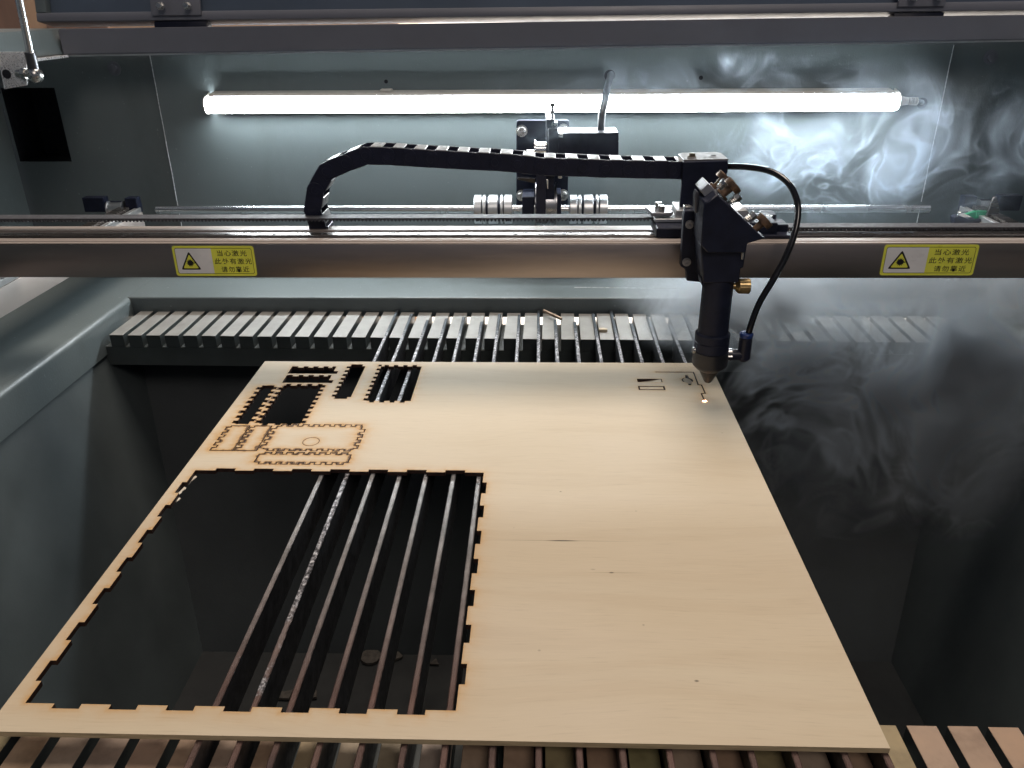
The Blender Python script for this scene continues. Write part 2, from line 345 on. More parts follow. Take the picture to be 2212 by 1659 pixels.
# top rail, folded edge, runs across the back and turns forward at both sides
def railbox(bm, a0, a1, b0, b1, y0, y1):
    """sloping box: a = (x, zbottom, ztop) left, b = right"""
    t = bmesh.new(); V = []
    for (x, zb, zt) in (a0, b0):
        V.append([t.verts.new(Vector(q)) for q in ((x, y0, zb), (x, y1, zb), (x, y1, zt), (x, y0, zt))])
    for i in range(4): t.faces.new((V[0][i], V[0][(i+1) % 4], V[1][(i+1) % 4], V[1][i]))
    t.faces.new(V[0][::-1]); t.faces.new(V[1]); bmesh.ops.bevel(t, geom=t.edges[:], offset=1.2, segments=2, affect='EDGES'); return merge(bm, t)
bm = B(); railbox(bm, (-526, 249.5, 275.5), None, (526, 257, 281), None, 950, 972); obj('top_rail', bm, paint_dark, cab)
bm = B(); railbox(bm, (-524, 247.5, 250.5), None, (520, 255, 257.5), None, 953, 985); obj('rail_flange', bm, alu_cast, cab)
for sx_, z0, z1 in ((-1, 250, 276), (1, 257, 281)):
    bm = B(); x = sx_*527; box(bm, min(x, sx_*640), max(x, sx_*640), 100, 972, z0, z1, 1.2, 2); obj('side_rail', bm, paint, cab)
    bm = B(); box(bm, min(sx_*519, sx_*600), max(sx_*519, sx_*600), 700, 948, z0-3.2, z0-.4, .4); obj('side_flange', bm, hammer, cab)

# ------------------------------------------------------------------ lid standing open behind the rail
lid = thing('lid', (0, 975, 284), 'opened dark blue-grey lid panel hinged above the back rail', 'lid')
LZ0 = 282.5
a = aty(92, 50.5, 966); b = aty(2300, 25, 966)
tilt = Matrix.Rotation(math.radians(-12), 3, 'X')
def lidbox(bm, x0, x1, y0, y1, z0, z1, bev=1.): # z relative to lid edge, leaning back, following the slight slope of the rail
    t = bmesh.new(); box(t, x0, x1, y0, y1, z0, z1, bev, 2)
    for v in t.verts:
        q = tilt @ Vector((0, v.co.y, v.co.z)); zz = a.z + (v.co.x-a.x)*(b.z-a.z)/(b.x-a.x)
        v.co = Vector((v.co.x, 975+q.y, zz+q.z))
    return merge(bm, t)
bm = B(); lidbox(bm, -600, 620, 2, 22, 9.5, 560, 1); 
for v in bm.verts:
    if v.co.x < 0: v.co.x = -548 if v.co.x < -548 else v.co.x
obj('panel', bm, simple('lid_inner', (.09, .12, .165), .5, 0, var=.15, nscale=8, bump=.2, bscale=500), lid)
bm = B(); lidbox(bm, -556, 620, -9, 24, 0, 9); obj('rim', bm, paint_dark, lid)
bm = B(); lidbox(bm, -556, -544, -9, 1.8, 9.2, 560); obj('rim', bm, paint, lid)
for X0, X1, bolts in ((aty(336, 30, 975).x, aty(442, 30, 975).x, 1), (aty(1930, 20, 975).x, aty(2030, 20, 975).x, 1)):
    bm = B(); lidbox(bm, X0, X1, -13, -9.2, 4, 60, .8); h = obj('hinge_plate', bm, paint_dark, lid)
    bm = B(); lidbox(bm, X0-1, X1+3, -6, 10, -9, -.3, 1); obj('hinge', bm, black_ano, lid)
    for f_ in (.27, .8):
        xx = X0+(X1-X0)*f_; zz = a.z+(xx-a.x)*(b.z-a.z)/(b.x-a.x)
        bm = B(); turn(bm, (xx, 975-17, zz+16), (0, -1, .1), [(0, 4.6), (1, 4.6), (1.2, 3.6), (5.5, 3.5), (6.2, 2.8)], 6); obj('bolt', bm, screwm, h)

# ------------------------------------------------------------------ gas strut, top left
GY = 800
st = thing('gas_strut', aty(75, 162, GY), 'chrome gas strut with ball joint on a hammered zinc bracket at the top left corner', 'gas strut')
ball = aty(76, 162, GY)
bm = B(); rod(bm, aty(73, 152, GY), aty(33, -40, GY-12), 3.3, 20); obj('strut_rod', bm, steel, st)
bm = B(); rod(bm, aty(73, 150, GY), aty(64, 112, GY-2), 4.8, 20, ch=.6); obj('ferrule', bm, simple('dark_ferrule', (.12, .12, .13), .35, .8), st)
bm = B(); bmesh.ops.create_uvsphere(bm, u_segments=24, v_segments=16, radius=7.2, matrix=Matrix.Translation(ball)); obj('ball_socket', bm, screwm, st)
bm = B(); rod(bm, ball+Vector((-4, 6, 1)), ball+Vector((-22, 8, 1)), 3.6, 16); turn(bm, ball+Vector((-12, 7, 1)), (-1, .1, 0), [(0, 5.5), (4, 5.5)], 6); obj('stud', bm, screwm, st)
bm = B(); pp(bm, [(-30, 112), (57, 112), (58, 184), (8, 193), (0, 150), (-30, 150)], GY+9, 2.5, .6); br = obj('bracket', bm, hammer, st)
bm = B(); p = aty(14, 160, GY+8.6); turn(bm, p, (0, 1, 0), [(0, 4.2), (.3, 4.2)], 20); obj('bracket_hole', bm, dark_hole, br)

# ------------------------------------------------------------------ LED tube
lamp = thing('led_tube_lamp', (0, WY, 192), 'long lit white LED tube lamp fixed along the back wall', 'tube lamp')
TL, TR = aty(447, 226.5, 985), aty(1938, 220.5, 985)
zc = (TL.z+TR.z)/2; zs = (TR.z-TL.z)/(TR.x-TL.x)
def tubeprofile(bm, prof, x0, x1, cap=True, taper=0):
    t = bmesh.new(); rings = []
    xs = [(x0, 1), (x1, 1)] if x1-x0 < 3 else [(x0, .86), (x0+1.2, .96), (x0+3, 1), (x1-3, 1), (x1-1.2, .96), (x1, .86)]
    for (x, k) in xs:
        rings.append([t.verts.new(Vector((x, 986+(y-986)*k, zc+zs*(x-(x0+x1)/2)+z*k))) for (y, z) in prof])
    n = len(prof)
    for q, r in zip(rings, rings[1:]):
        for i in range(n): t.faces.new((q[i], q[(i+1) % n], r[(i+1) % n], r[i]))
    t.faces.new(rings[0][::-1]); t.faces.new(rings[-1]); return merge(bm, t)
dif = [(986, -9.4)] + [(985-9*math.sin(k*math.pi/10), -9.4*math.cos(k*math.pi/10)) for k in range(0, 11)] + [(986, 9.4)]
bm = B(); tubeprofile(bm, dif, TL.x, TR.x); obj('diffuser', bm, led.m, lamp)
bm = B(); tubeprofile(bm, [(999.5, -10), (986.2, -10), (986.2, 9.6), (981, 9.6), (984, 12.5), (999.5, 14)], TL.x+4, TR.x-4); obj('casing', bm, case_m, lamp)
for xx_ in (TL.x-1.4, TR.x-.1):
    bm = B(); tubeprofile(bm, [(999, -9.6), (986, -9.9)] + [(985-9.3*math.sin(k*math.pi/10), -9.7*math.cos(k*math.pi/10)) for k in range(1, 10)] + [(986, 10.2), (999, 13)], xx_, xx_+1.5)
    obj('end_plate', bm, case_m, lamp)
pe = Vector((TR.x, 986, TR.z+1))
bm = B(); turn(bm, pe+Vector((-2, 0, 0)), (1, 0, 0), [(0, 8.5), (4, 7.5), (9, 4.8), (14, 4.2)], 20); obj('end_cap', bm, case_m, lamp)
for k in range(4):
    bm = B(); turn(bm, pe+Vector((13+k*2.6, 0, -.1*k)), (1, .1, 0), [(0, 4.5), (1.5, 4.5)], 18); obj('strain_ring', bm, case_m, lamp)
bm = B(); tube(bm, [pe+Vector((12, 0, 0)), pe+Vector((24, 1, -.5)), pe+Vector((31, 6, -2)), pe+Vector((35, 15, -4))], 2.6, 10); obj('lamp_cable', bm, cable_m, lamp)
bm = B(); turn(bm, (pe.x+35, WY-.4, pe.z-4), (0, 1, 0), [(0, 6), (.3, 6)], 20); obj('grommet', bm, dark_hole, lamp)
p = aty(834, 199, 990); bm = B(); box(bm, p.x-7, p.x+7, 986, 999, zc+zs*p.x+12.6, zc+zs*p.x+16, 1); obj('clip', bm, case_m, lamp)

# ================================================================== RACKS
fz = NT('warm_lit_zinc_rack'); vz = fz.coord(); oi = fz.new('ShaderNodeObjectInfo')  # warm room light painted into the zinc as brown tints, varied per tooth
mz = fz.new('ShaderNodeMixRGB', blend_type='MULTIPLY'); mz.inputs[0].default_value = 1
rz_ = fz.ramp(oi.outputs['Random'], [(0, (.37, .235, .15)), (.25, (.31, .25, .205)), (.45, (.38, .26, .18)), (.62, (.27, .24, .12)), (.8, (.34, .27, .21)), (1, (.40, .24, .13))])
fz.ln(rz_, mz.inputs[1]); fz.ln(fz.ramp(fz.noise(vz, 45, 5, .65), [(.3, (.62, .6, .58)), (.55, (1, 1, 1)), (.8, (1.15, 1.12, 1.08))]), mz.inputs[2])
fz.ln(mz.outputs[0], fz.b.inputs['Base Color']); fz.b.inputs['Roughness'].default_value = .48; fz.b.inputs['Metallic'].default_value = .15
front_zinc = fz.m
PITCH, X0B = 19.25, -152.
def rack(name, label, ztop, yfront, ydepth, ks, h, skew, zoff_slots, body_h, teethmat):
    r = thing(name, (0, yfront, ztop-body_h), label, 'slotted rack', 'slotted racks that hold the knife bars')
    xa = X0B+PITCH*(ks[0])-PITCH/2-16; xb = X0B+PITCH*(ks[-1]+1)+PITCH/2-4
    bm = B(); t = bmesh.new(); box(t, xa, xb, yfront+.6, yfront+ydepth, ztop-body_h, ztop-h, .6)
    for v in t.verts: v.co.y -= skew*v.co.x
    merge(bm, t); obj('rack_body', bm, rack_body, r)
    me = None
    for k in ks:
        xc = X0B+PITCH*(k+.5)
        if me is None:
            bm = B(); w = PITCH-5.
            t = bmesh.new(); box(t, -w/2, w/2, 0, ydepth, -h+.02, 0, .2, 1); merge(bm, t)
            for f in bm.faces: f.material_index = 0 if f.normal.z > .5 or (f.normal.y < -.2 and f.normal.z > .2) else 1
            for v in bm.verts: v.co += Vector((0, 0, 0))
            o = obj('tooth', bm, teethmat, r); me = o.data
            # obj() stored verts relative to the rack origin; shift back to a local mesh
            for v in me.vertices: v.co += ORG[r.name]*S
        else:
            o = bpy.data.objects.new('tooth', me); scene.collection.objects.link(o); o.parent = r; ORG[o.name] = ORG[r.name]
        jz = random.uniform(-.12, .12)
        o.location = (Vector((xc, yfront-skew*xc, ztop+jz))-ORG[r.name])*S
        o.rotation_euler = (random.uniform(-.004, .004), random.uniform(-.006, .006), -skew)
    return r
yb0 = atz(1127, 732, -6).y; yb1 = atz(1132, 676, -6).y
rack('slotted_rack', 'grey slotted metal rack along the back of the bed', -6, yb0, yb1-yb0-.5, list(range(-15, 30)), 13, .016, 0, 34, [zinc_rack, rack_body])
yf1 = atz(1933, 1566, -16).y
fr = rack('slotted_rack', 'brown-lit slotted metal rack at the front edge, under the plywood', -16, yf1-62, 62, list(range(-15, 30)), 13, 0, 0, 34, [front_zinc, rack_body])

# ================================================================== KNIFE BARS
ENDS = [844, 818, 800, 804, 809, 795.5, 818, 816, 836, 801, 796, 820, 841, 792, 812, 790, 826]
words = ['first', 'second', 'third', 'fourth', 'fifth', 'sixth', 'seventh', 'eighth', 'ninth', 'tenth', 'eleventh', 'twelfth', 'thirteenth', 'fourteenth', 'fifteenth', 'sixteenth', 'seventeenth']
BX = [-152.8, -134.8, -116.4, -97, -78.4, -58.8, -40.8, -19.4, 1.2, 19, 38.8, 59.5, 78.9, 96.6, 115.8, 136.8, 155.5]
for i, ye in enumerate(ENDS):
    xc = BX[i]; y0 = 236+random.uniform(-3, 10)
    dr = random.uniform(-.7, .7)
    r = thing('knife_bar', (xc, y0, -30), '', 'support bar', 'knife bars laid across the bed under the plywood')
    side = 'slag-crusted flat steel' if i in (1, 7, 8, 12) else 'dark flat steel'
    if i == 0: lab = 'leftmost knife bar, sticking far out behind the rack, under the plywood'
    elif i == 16: lab = 'rightmost knife bar, just left of the laser nozzle'
    elif i < 7: lab = '%s knife bar of %s counted from the left, seen through the big cutout' % (words[i], side)
    else: lab = '%s knife bar of %s counted from the left, under solid plywood' % (words[i], side)
    r['label'] = lab
    bm = B(); n = int((ye-y0)/2.0); rough = .34 if i in (1,) else .2
    t = bmesh.new(); rows = []
    for k in range(n+1):
        y = y0+(ye-y0)*k/n; lean = dr*(y-540)/300
        cr = noise.noise(Vector((i*9.1, y*.031, 3))) ; rg = max(0, min(1, (cr+.25)*2)) if i != 1 else 1.
        if y > 752: rg = 0
        jz = rough*rg*noise.noise(Vector((i*3.3, y*.55, 0))); jx = rough*1.1*rg*noise.noise(Vector((i*3.3, y*.6, 9)))
        zt = -3.35; tap = 0
        if y > ye-4: zt -= (y-(ye-4))*.35
        if y < y0+4: zt -= (y0+4-y)**2*.12
        w = 1.55
        rows.append([t.verts.new(Vector((xc+lean+u, y, z))) for u, z in ((-w+.1, -26), (-w-jx, zt-.5), (-w+.5, zt+jz*.6), (0, zt+jz), (w-.5, zt+jz*.6), (w+jx, zt-.5), (w-.1, -26))])
    for q, p in zip(rows, rows[1:]):
        for k in range(6):
            f = t.faces.new((q[k], q[k+1], p[k+1], p[k])); f.material_index = 1 if k in (0, 5) else 0
    for q in (rows[0], rows[-1]): f = t.faces.new(q); f.material_index = 1
    me = bpy.data.meshes.new('t'); t.to_mesh(me); t.free(); bm.from_mesh(me); bpy.data.meshes.remove(me)
    o = obj('bar', bm, [slag, bar_side], r)
    ca_ = o.data.attributes.new('crust', 'FLOAT', 'POINT')
    for vi, vt in enumerate(o.data.vertices):
        y = vt.co.y/S + ORG[r.name].y
        c_ = 1. if y > 600 else (.9 if i == 1 and y > 350 else .55 if y > 590 else .42 if 470 < y < 520 else .1)
        if i == 1 and 285 < y <= 350: c_ = .5
        if y < 285: c_ = 0
        ca_.data[vi].value = c_

# ================================================================== PLYWOOD SHEET
SX0, SX1, SY0, SY1 = -252., 156.6, 259.2, 679.
def rect_notched(x0, y0, x1, y1, L=(), R=(), T=(), Bm=()):
    """rectangle whose sides carry notches (from, to, outward depth); counter-clockwise"""
    P = [(x0, y0)]
    for a, b, d in sorted(Bm): P += [(a, y0), (a, y0-d), (b, y0-d), (b, y0)]
    P.append((x1, y0))
    for a, b, d in sorted(R): P += [(x1, a), (x1+d, a), (x1+d, b), (x1, b)]
    P.append((x1, y1))
    for a, b, d in sorted(T)[::-1]: P += [(b, y1), (b, y1+d), (a, y1+d), (a, y1)]
    P.append((x0, y1))
    for a, b, d in sorted(L)[::-1]: P += [(x0, b), (x0-d, b), (x0-d, a), (x0, a)]
    Q = []
    for p in P:
        if not Q or (abs(p[0]-Q[-1][0])+abs(p[1]-Q[-1][1])) > .05: Q.append(p)
    if abs(Q[0][0]-Q[-1][0])+abs(Q[0][1]-Q[-1][1]) < .05: Q.pop()
    out = []          # drop collinear points
    for i, p in enumerate(Q):
        a, b = Q[i-1], Q[(i+1) % len(Q)]
        if abs((p[0]-a[0])*(b[1]-p[1])-(p[1]-a[1])*(b[0]-p[0])) > 1e-4: out.append(p)
    return out
def rng(start, n, pitch, wd, d): return [(start+pitch*k, start+pitch*k+wd, d) for k in range(n)]
def offset(poly, e):
    """mitred offset, e > 0 grows a counter-clockwise outline"""
    n = len(poly); out = []
    for i in range(n):
        p, a, b = Vector(poly[i]), Vector(poly[i-1]), Vector(poly[(i+1) % n])
        d1, d2 = (p-a).normalized(), (b-p).normalized(); n1, n2 = Vector((d1.y, -d1.x)), Vector((d2.y, -d2.x))
        m = (n1+n2); m = m/max(m.length_squared, .05)*2 if m.length > 1e-6 else n1
        out.append(tuple(p+m*e))
    return out
def stroke(pts, wd):
    P = [Vector(p) for p in pts]; L, R = [], []
    for i, p in enumerate(P):
        d1 = (P[i]-P[i-1]).normalized() if i else (P[1]-P[0]).normalized(); d2 = (P[i+1]-P[i]).normalized() if i < len(P)-1 else d1
        n1, n2 = Vector((-d1.y, d1.x)), Vector((-d2.y, d2.x)); m = n1+n2; m = m/max(m.length_squared, .3)*2
        L.append(tuple(p+m*wd/2)); R.append(tuple(p-m*wd/2))
    return R + L[::-1]
big = rect_notched(-242.6, 275.9, -37.3, 487., L=rng(289.7, 7, 28, 13.6, 3), R=rng(292, 7, 28.1, 13.5, 2.9), T=rng(-228.3, 7, 27.3, 13.9, 2.8), Bm=rng(-228.4, 7, 27.3, 13.1, 2.9))
slotA = rect_notched(-223.2, 652, -182.9, 667.9, R=[(652, 657.6, 4)], T=[(-217.6, -212.4, -2.9), (-208.2, -203.6, -2.9), (-198.9, -194.3, -2.9), (-189.8, -186.2, -2.9)])
slotB = rect_notched(-222.7, 632.9, -182.8, 649.1, R=[(632.9, 638.5, 4)], T=[(-217.2, -212, -2.9), (-207.8, -203.2, -2.9), (-198.5, -193.9, -2.9), (-189.4, -185.8, -2.9)])
stripC = rect_notched(-169.9, 602, -159.3, 672.6, L=rng(606, 8, 8.3, 4.1, 3.1), R=[(605.5, 668.7, 2.9)])
panelD = rect_notched(-141.9, 598.7, -105, 668.5, L=rng(599.2, 9, 8.65, 4.1, 3), T=rng(-139.2, 4, 8.55, 4, 3.1), Bm=rng(-139.4, 4, 8.55, 4, 3))
stripE = rect_notched(-237.6, 556.6, -227.6, 627, L=rng(558, 8, 8.75, 4.2, 3.4), R=rng(561, 8, 8.4, 4.2, 3.2))
panelF = rect_notched(-219.2, 557.5, -186.4, 627, L=rng(558.5, 8, 8.6, 4.2, 3.3), R=rng(558.7, 9, 8.15, 4, 3.3), T=rng(-217.6, 4, 9.2, 3.8, 3.4), Bm=[(-216, -212, 2.9)] + rng(-206, 2, 9, 4, 2.4))
pG = rect_notched(-239.4, 515.2, -225.6, 553.5, L=rng(515.2, 5, 7.9, 4.2, 3))
pH = rect_notched(-220.9, 515.3, -208.1, 553.4, L=rng(515.3, 5, 7.9, 4.2, 3))
pI = rect_notched(-203.2, 518.2, -136.6, 553.4, L=rng(519.2, 4, 8.6, 4.3, 3), R=rng(519.6, 4, 8.4, 4.2, 3), T=rng(-200, 8, 8.35, 4.2, 2.7), Bm=rng(-199.8, 8, 8.2, 4, 2.6))
pJ = rect_notched(-203.8, 499.2, -136.4, 510., T=rng(-200, 8, 8.1, 4.2, 2.8), Bm=rng(-200.2, 8, 8.1, 4.2, 2.8))
circ = [(-170.6+6.1*math.cos(2*math.pi*k/40), 529.4+6.3*math.sin(2*math.pi*k/40)) for k in range(40)]
sl1 = [(86.9, 638), (108.3, 638), (108.3, 644.4), (86.9, 644.4)]
sl2 = [(86.9, 622.8), (108.1, 622.8), (108.1, 629.1), (86.9, 629.1)]
gc = (130.4, 642.0)
gear = []
for k in range(36):
    an = 2*math.pi*k/36; r_ = 4.9
    gear.append((gc[0]+r_*math.cos(an), gc[1]+r_*math.sin(an)))
gear = [(x, y) if not (abs(x-131) < 1.1) else ((130 if x < 131 else 132.1), (652.3 if y > gc[1] else 632.2)) for x, y in gear]
incut = stroke([(105, 659), (138.5, 658.9), (138.1, 633), (140.9, 632.6), (141, 616.1), (137.8, 615.7), (137.75, 602.2)], 1.15)
K = .72
holes = [big, slotA, slotB, stripC, panelD, stripE, panelF, sl1, gear, incut, offset(sl2, K), offset(pG, K), offset(pH, K), offset(pI, K), offset(pJ, K)]

def inside(poly, P):
    x, y = P[:, 0], P[:, 1]; c = np.zeros(len(P), bool); n = len(poly)
    for i in range(n):
        x1, y1 = poly[i]; x2, y2 = poly[(i+1) % n]
        if y1 == y2: continue
        c ^= ((y1 > y) != (y2 > y)) & (x < (x2-x1)*(y-y1)/(y2-y1)+x1)
    return c
segs = []
def addsegs(poly, wgt, closed=True):
    n = len(poly)
    for i in range(n if closed else n-1): segs.append((*poly[i], *poly[(i+1) % n], wgt))
for h, wg in ((big, .42), (slotA, .40), (slotB, .42), (stripC, .45), (panelD, .45), (stripE, .8), (panelF, .8), (sl1, .3), (sl2, .35), (gear, .35), (incut, .32),
              (pG, 1.), (pH, 1.), (pI, .95), (pJ, 1.), (circ, .55)): addsegs(h, wg)
SG = np.array(segs)
def burn_at(P):
    out = np.zeros(len(P))
    for s in SG:
        a = s[:2]; d = s[2:4]-a; L2 = d.dot(d)+1e-9
        tt = np.clip(((P-a)@d)/L2, 0, 1); q = P-a-tt[:, None]*d
        # smoke is dragged sideways along the grain: longer reach in X, mostly to the left
        dist = np.sqrt((q[:, 0]*np.where(q[:, 0] < 0, .55, .8))**2+(q[:, 1]*1.)**2)
        out = np.maximum(out, s[4]*(.98*np.exp(-dist/3.2)+.35*np.exp(-dist/.5)))
    return out
def slab(outer, inner_holes, z0, z1, grid_pts, burn=True, edge_mats=(2, 1)):
    """thick sheet with holes: constrained triangulation, walls on every outline"""
    verts, edges = [], []; 
    def add(poly, step=None):
        base = len(verts); pts = []
        n = len(poly)
        for i in range(n):
            a, b = Vector(poly[i]), Vector(poly[(i+1) % n]); m = max(1, int((b-a).length/step)) if step else 1
            for k in range(m): pts.append(a+(b-a)*(k/m))
        verts.extend(pts); edges.extend([(base+i, base+(i+1) % len(pts)) for i in range(len(pts))]); return len(pts)
    nout = add(outer, 8)
    for h in inner_holes: add(h, 4)
    verts.extend(Vector(p) for p in grid_pts)
    V, E, Fc, ov, oe, of = geometry.delaunay_2d_cdt(verts, edges, [], 0, 1e-5)
    A = np.array([tuple(v) for v in V]); T = np.array([tuple(f) for f in Fc])
    cen = A[T].mean(axis=1); keep = inside(outer, cen)
    for h in inner_holes: keep &= ~inside(h, cen)
    T = T[keep]
    cnt = {}
    for tri in T:
        for i in range(3):
            e = (tri[i], tri[(i+1) % 3]); cnt.setdefault((min(e), max(e)), []).append(e)
    bm = bmesh.new(); top = [bm.verts.new((x, y, z1)) for x, y in A]; bot = [bm.verts.new((x, y, z0)) for x, y in A]
    ar = np.cross(A[T[:, 1]]-A[T[:, 0]], A[T[:, 2]]-A[T[:, 0]])
    for tri, s in zip(T, ar):
        a, b, c = tri if s > 0 else tri[::-1]
        bm.faces.new((top[a], top[b], top[c])).material_index = 0; bm.faces.new((bot[c], bot[b], bot[a])).material_index = 1 if False else 0
    oset = set()
    for key, l in cnt.items():
        if len(l) == 1:
            a, b = l[0]; mid = (A[a]+A[b])/2
            isout = abs(mid[0]-outer[0][0]) < .01 or abs(mid[1]-outer[0][1]) < .01 or abs(mid[0]-outer[2][0]) < .01 or abs(mid[1]-outer[2][1]) < .01
            t1, t2, b1, b2 = (bm.verts.new((A[a][0], A[a][1], z1)), bm.verts.new((A[b][0], A[b][1], z1)), bm.verts.new((A[a][0], A[a][1], z0)), bm.verts.new((A[b][0], A[b][1], z0)))
            f = bm.faces.new((t1, b1, b2, t2)); f.material_index = edge_mats[0] if isout else edge_mats[1]
    bmesh.ops.delete(bm, geom=[v for v in bm.verts if not v.link_faces], context='VERTS')
    return bm
def put_burn(o, org):
    me = o.data; n = len(me.vertices); co = np.empty(n*3); me.vertices.foreach_get('co', co); co = co.reshape(-1, 3)
    P = (co[:, :2]/S)+np.array([org.x, org.y]); val = burn_at(P)
    at_ = me.attributes.new('burn', 'FLOAT', 'POINT'); at_.data.foreach_set('value', val.astype(np.float32))
grid = []
yy = SY0+6
while yy < SY1-3:
    fine = 488 < yy < 676
    step = 1.7 if fine else 9
    xx = SX0+4
    while xx < SX1-3:
        fx = fine and xx < -98
        grid.append((xx+random.uniform(-.2, .2), yy+random.uniform(-.2, .2)))
        xx += 1.7 if fx else 6 if fine else 9
    yy += step
# a band of close points round the big window for its narrow scorch
for (x, y) in [(x, y) for x in np.arange(-249, -29, 2.2) for y in (489.2-14.7, 491.5, 493.5, 274, 270.5)] + [(x, y) for x in (-249, -247, -36, -33, -31, -29) for y in np.arange(268, 494, 2.2)]:
    if not (-244 < x < -36 and 276 < y < 489): grid.append((x+.01, y+.013))
for (x, y) in [(x, y) for x in np.arange(82, 148, 2.0) for y in np.arange(598, 664, 2.0)]: grid.append((x+.017, y+.011))
A_ = np.array(grid); keep = np.ones(len(A_), bool)
for h in holes: keep &= ~inside(h, A_)
grid = [tuple(p) for p in A_[keep]]
sheet = thing('plywood_sheet', ((SX0+SX1)/2, SY0, -3), 'large pale plywood sheet with a big toothed rectangular cutout at its left', 'plywood sheet')
bm = slab([(SX0, SY0), (SX1, SY0), (SX1, SY1), (SX0, SY1)], holes, -3, 0, grid)
o = obj('board', bm, [ply, char, ply_edge], sheet); put_burn(o, ORG[sheet.name])
for (x0_, y0_, x1_, y1_, w_) in ((-241.6, 484.5, -243.8, 473.6, 1.5), (-243.6, 469.8, -244.9, 460.5, 1.4), (-242.0, 456.5, -243.0, 452.0, 1.0)):
    bm = B(); n = 7; t = bmesh.new(); rows = []
    for k in range(n):
        u = k/(n-1); wj = w_*(.35+random.random()*.8)*(1-.5*u)
        x_, y_ = x0_+(x1_-x0_)*u, y0_+(y1_-y0_)*u
        rows.append([t.verts.new((x_-.6, y_, -2.9)), t.verts.new((x_+wj, y_-.4, -3.3)), t.verts.new((x_+wj*.9, y_-.2, -3.9)), t.verts.new((x_-.6, y_, -3.6))])
    for q_, p_ in zip(rows, rows[1:]):
        for k in range(4): t.faces.new((q_[k], q_[(k+1) % 4], p_[(k+1) % 4], p_[k]))
    t.faces.new(rows[0]); t.faces.new(rows[-1][::-1]); merge(bm, t)
    obj('splinter', bm, simple('torn_veneer', (.62, .55, .45), .8, 0, var=.15, nscale=200), sheet, 'pale torn veneer splinter hanging at the cutout corner')
pieces = [('plywood_piece', pG, 'upright toothed plywood strip cut but still in the sheet, nearest its left edge', 'cut piece', []),
          ('plywood_piece', pH, 'upright toothed plywood strip cut but still in the sheet, beside the round-hole panel', 'cut piece', []),
          ('plywood_piece', pI, 'toothed rectangular plywood panel with a round cut, still lying in the sheet', 'cut piece', [offset(circ, .25)]),
          ('plywood_piece', pJ, 'long toothed plywood strip with scorched edges just above the big cutout', 'cut piece', []),
          ('plywood_piece', offset(circ, -.25), 'round plywood disc still in place inside the toothed panel', 'cut piece', []),
          ('plywood_piece', offset(sl2, -K), 'small rectangular plywood slot piece still flush in the sheet', 'cut piece', [])]
for name, poly, lab, cat, hs in pieces:
    P = np.array(poly); x0, y0 = P.min(0); x1, y1 = P.max(0)
    g = [(x+.02, y+.015) for x in np.arange(x0+.8, x1-.5, 1.7) for y in np.arange(y0+.8, y1-.5, 1.7)]
    ga = np.array(g) if g else np.zeros((0, 2)); k = inside(poly, ga) if len(ga) else []
    for h in hs: k &= ~inside(h, ga)
    g = [tuple(q) for q in ga[k]] if len(ga) else []
    bm = slab(poly, hs, -2.95, -.05, g, edge_mats=(1, 1))
    o = solo(name, bm, [ply, char, ply_edge], lab, cat, 'pieces cut from the sheet but not lifted out'); put_burn(o, Vector((0, 0, 0)))
# the tipped slot piece and the dropped round piece
bm = B(); box(bm, 87.4, 107.6, 638.5, 644, -3, 0, .1, rot=Matrix.Rotation(math.radians(-9), 3, 'Y'), piv=(107.6, 638.5, -.2))
for f in bm.faces: f.material_index = 0 if f.normal.z > .5 else 1
solo('plywood_piece', bm, [ply, char], 'small rectangular plywood piece tipped down inside its slot', 'cut piece', 'pieces cut from the sheet but not lifted out')
bm = B(); rr = Matrix.Rotation(math.radians(14), 3, 'Y') @ Matrix.Rotation(math.radians(10), 3, 'X')
prism(bm, [Vector((gc[0], gc[1]-.8, -2.6))+rr @ Vector((4.1*math.cos(k*.35), 4.1*math.sin(k*.35), 0)) for k in range(18)], (0, 0, 2.3), .1)
for f in bm.faces: f.material_index = 0 if abs(f.normal.z) > .5 else 1
solo('plywood_piece', bm, [ply, char], 'tilted round plywood piece sunk in the keyhole cut near the nozzle', 'cut piece', 'pieces cut from the sheet but not lifted out')
# glowing point of the cut
bm = B(); bmesh.ops.create_icosphere(bm, subdivisions=2, radius=.65, matrix=Matrix.Translation((137.7, 601.2, .2)))
for v in bm.verts: v.co.z = .2+(v.co.z-.2)*.35
for q in range(7):
    an = q*.9; bmesh.ops.create_icosphere(bm, subdivisions=1, radius=.2, matrix=Matrix.Translation((137.7+2.1*math.cos(an)*random.uniform(.5, 1), 601.2+1.1*math.sin(an), .3)))
solo('laser_spot', bm, hot.m, 'tiny glowing orange spot where the laser burns the plywood', 'laser spot')

# ------------------------------------------------------------------ scraps
def scrap(px, py, z, pts, th, label, name='wood_scrap', mat=None, cat='scrap', rz=0):
    p = atz(px, py, z); bm = B(); c, s_ = math.cos(rz), math.sin(rz)
    prism(bm, [p+Vector((x*c-y*s_, x*s_+y*c, 0)) for x, y in pts], (0, 0, th), .15)
    return solo(name, bm, mat or [ply], label, cat)
scrap(1302, 716, -5.9, [(-4, -2), (4.5, -2.2), (4.5, 1), (2, 1.6), (2, 3), (-4, 2.6)], 3, 'small pale wood offcut lying on the back rack', rz=.02)
p0 = atz(1174, 671, 0); p1 = atz(1213, 689, -3)
bm = B(); d = (p1-p0); L = d.length
box(bm, 0, L, -1.3, 1.3, -1.3, 1.3, .1); x_, y_, d_ = d.normalized(), Vector((-d.y, d.x, 0)).normalized(), None
z_ = x_.cross(y_)
for v in bm.verts: v.co = p0 + x_*v.co.x + y_*v.co.y + z_*v.co.z
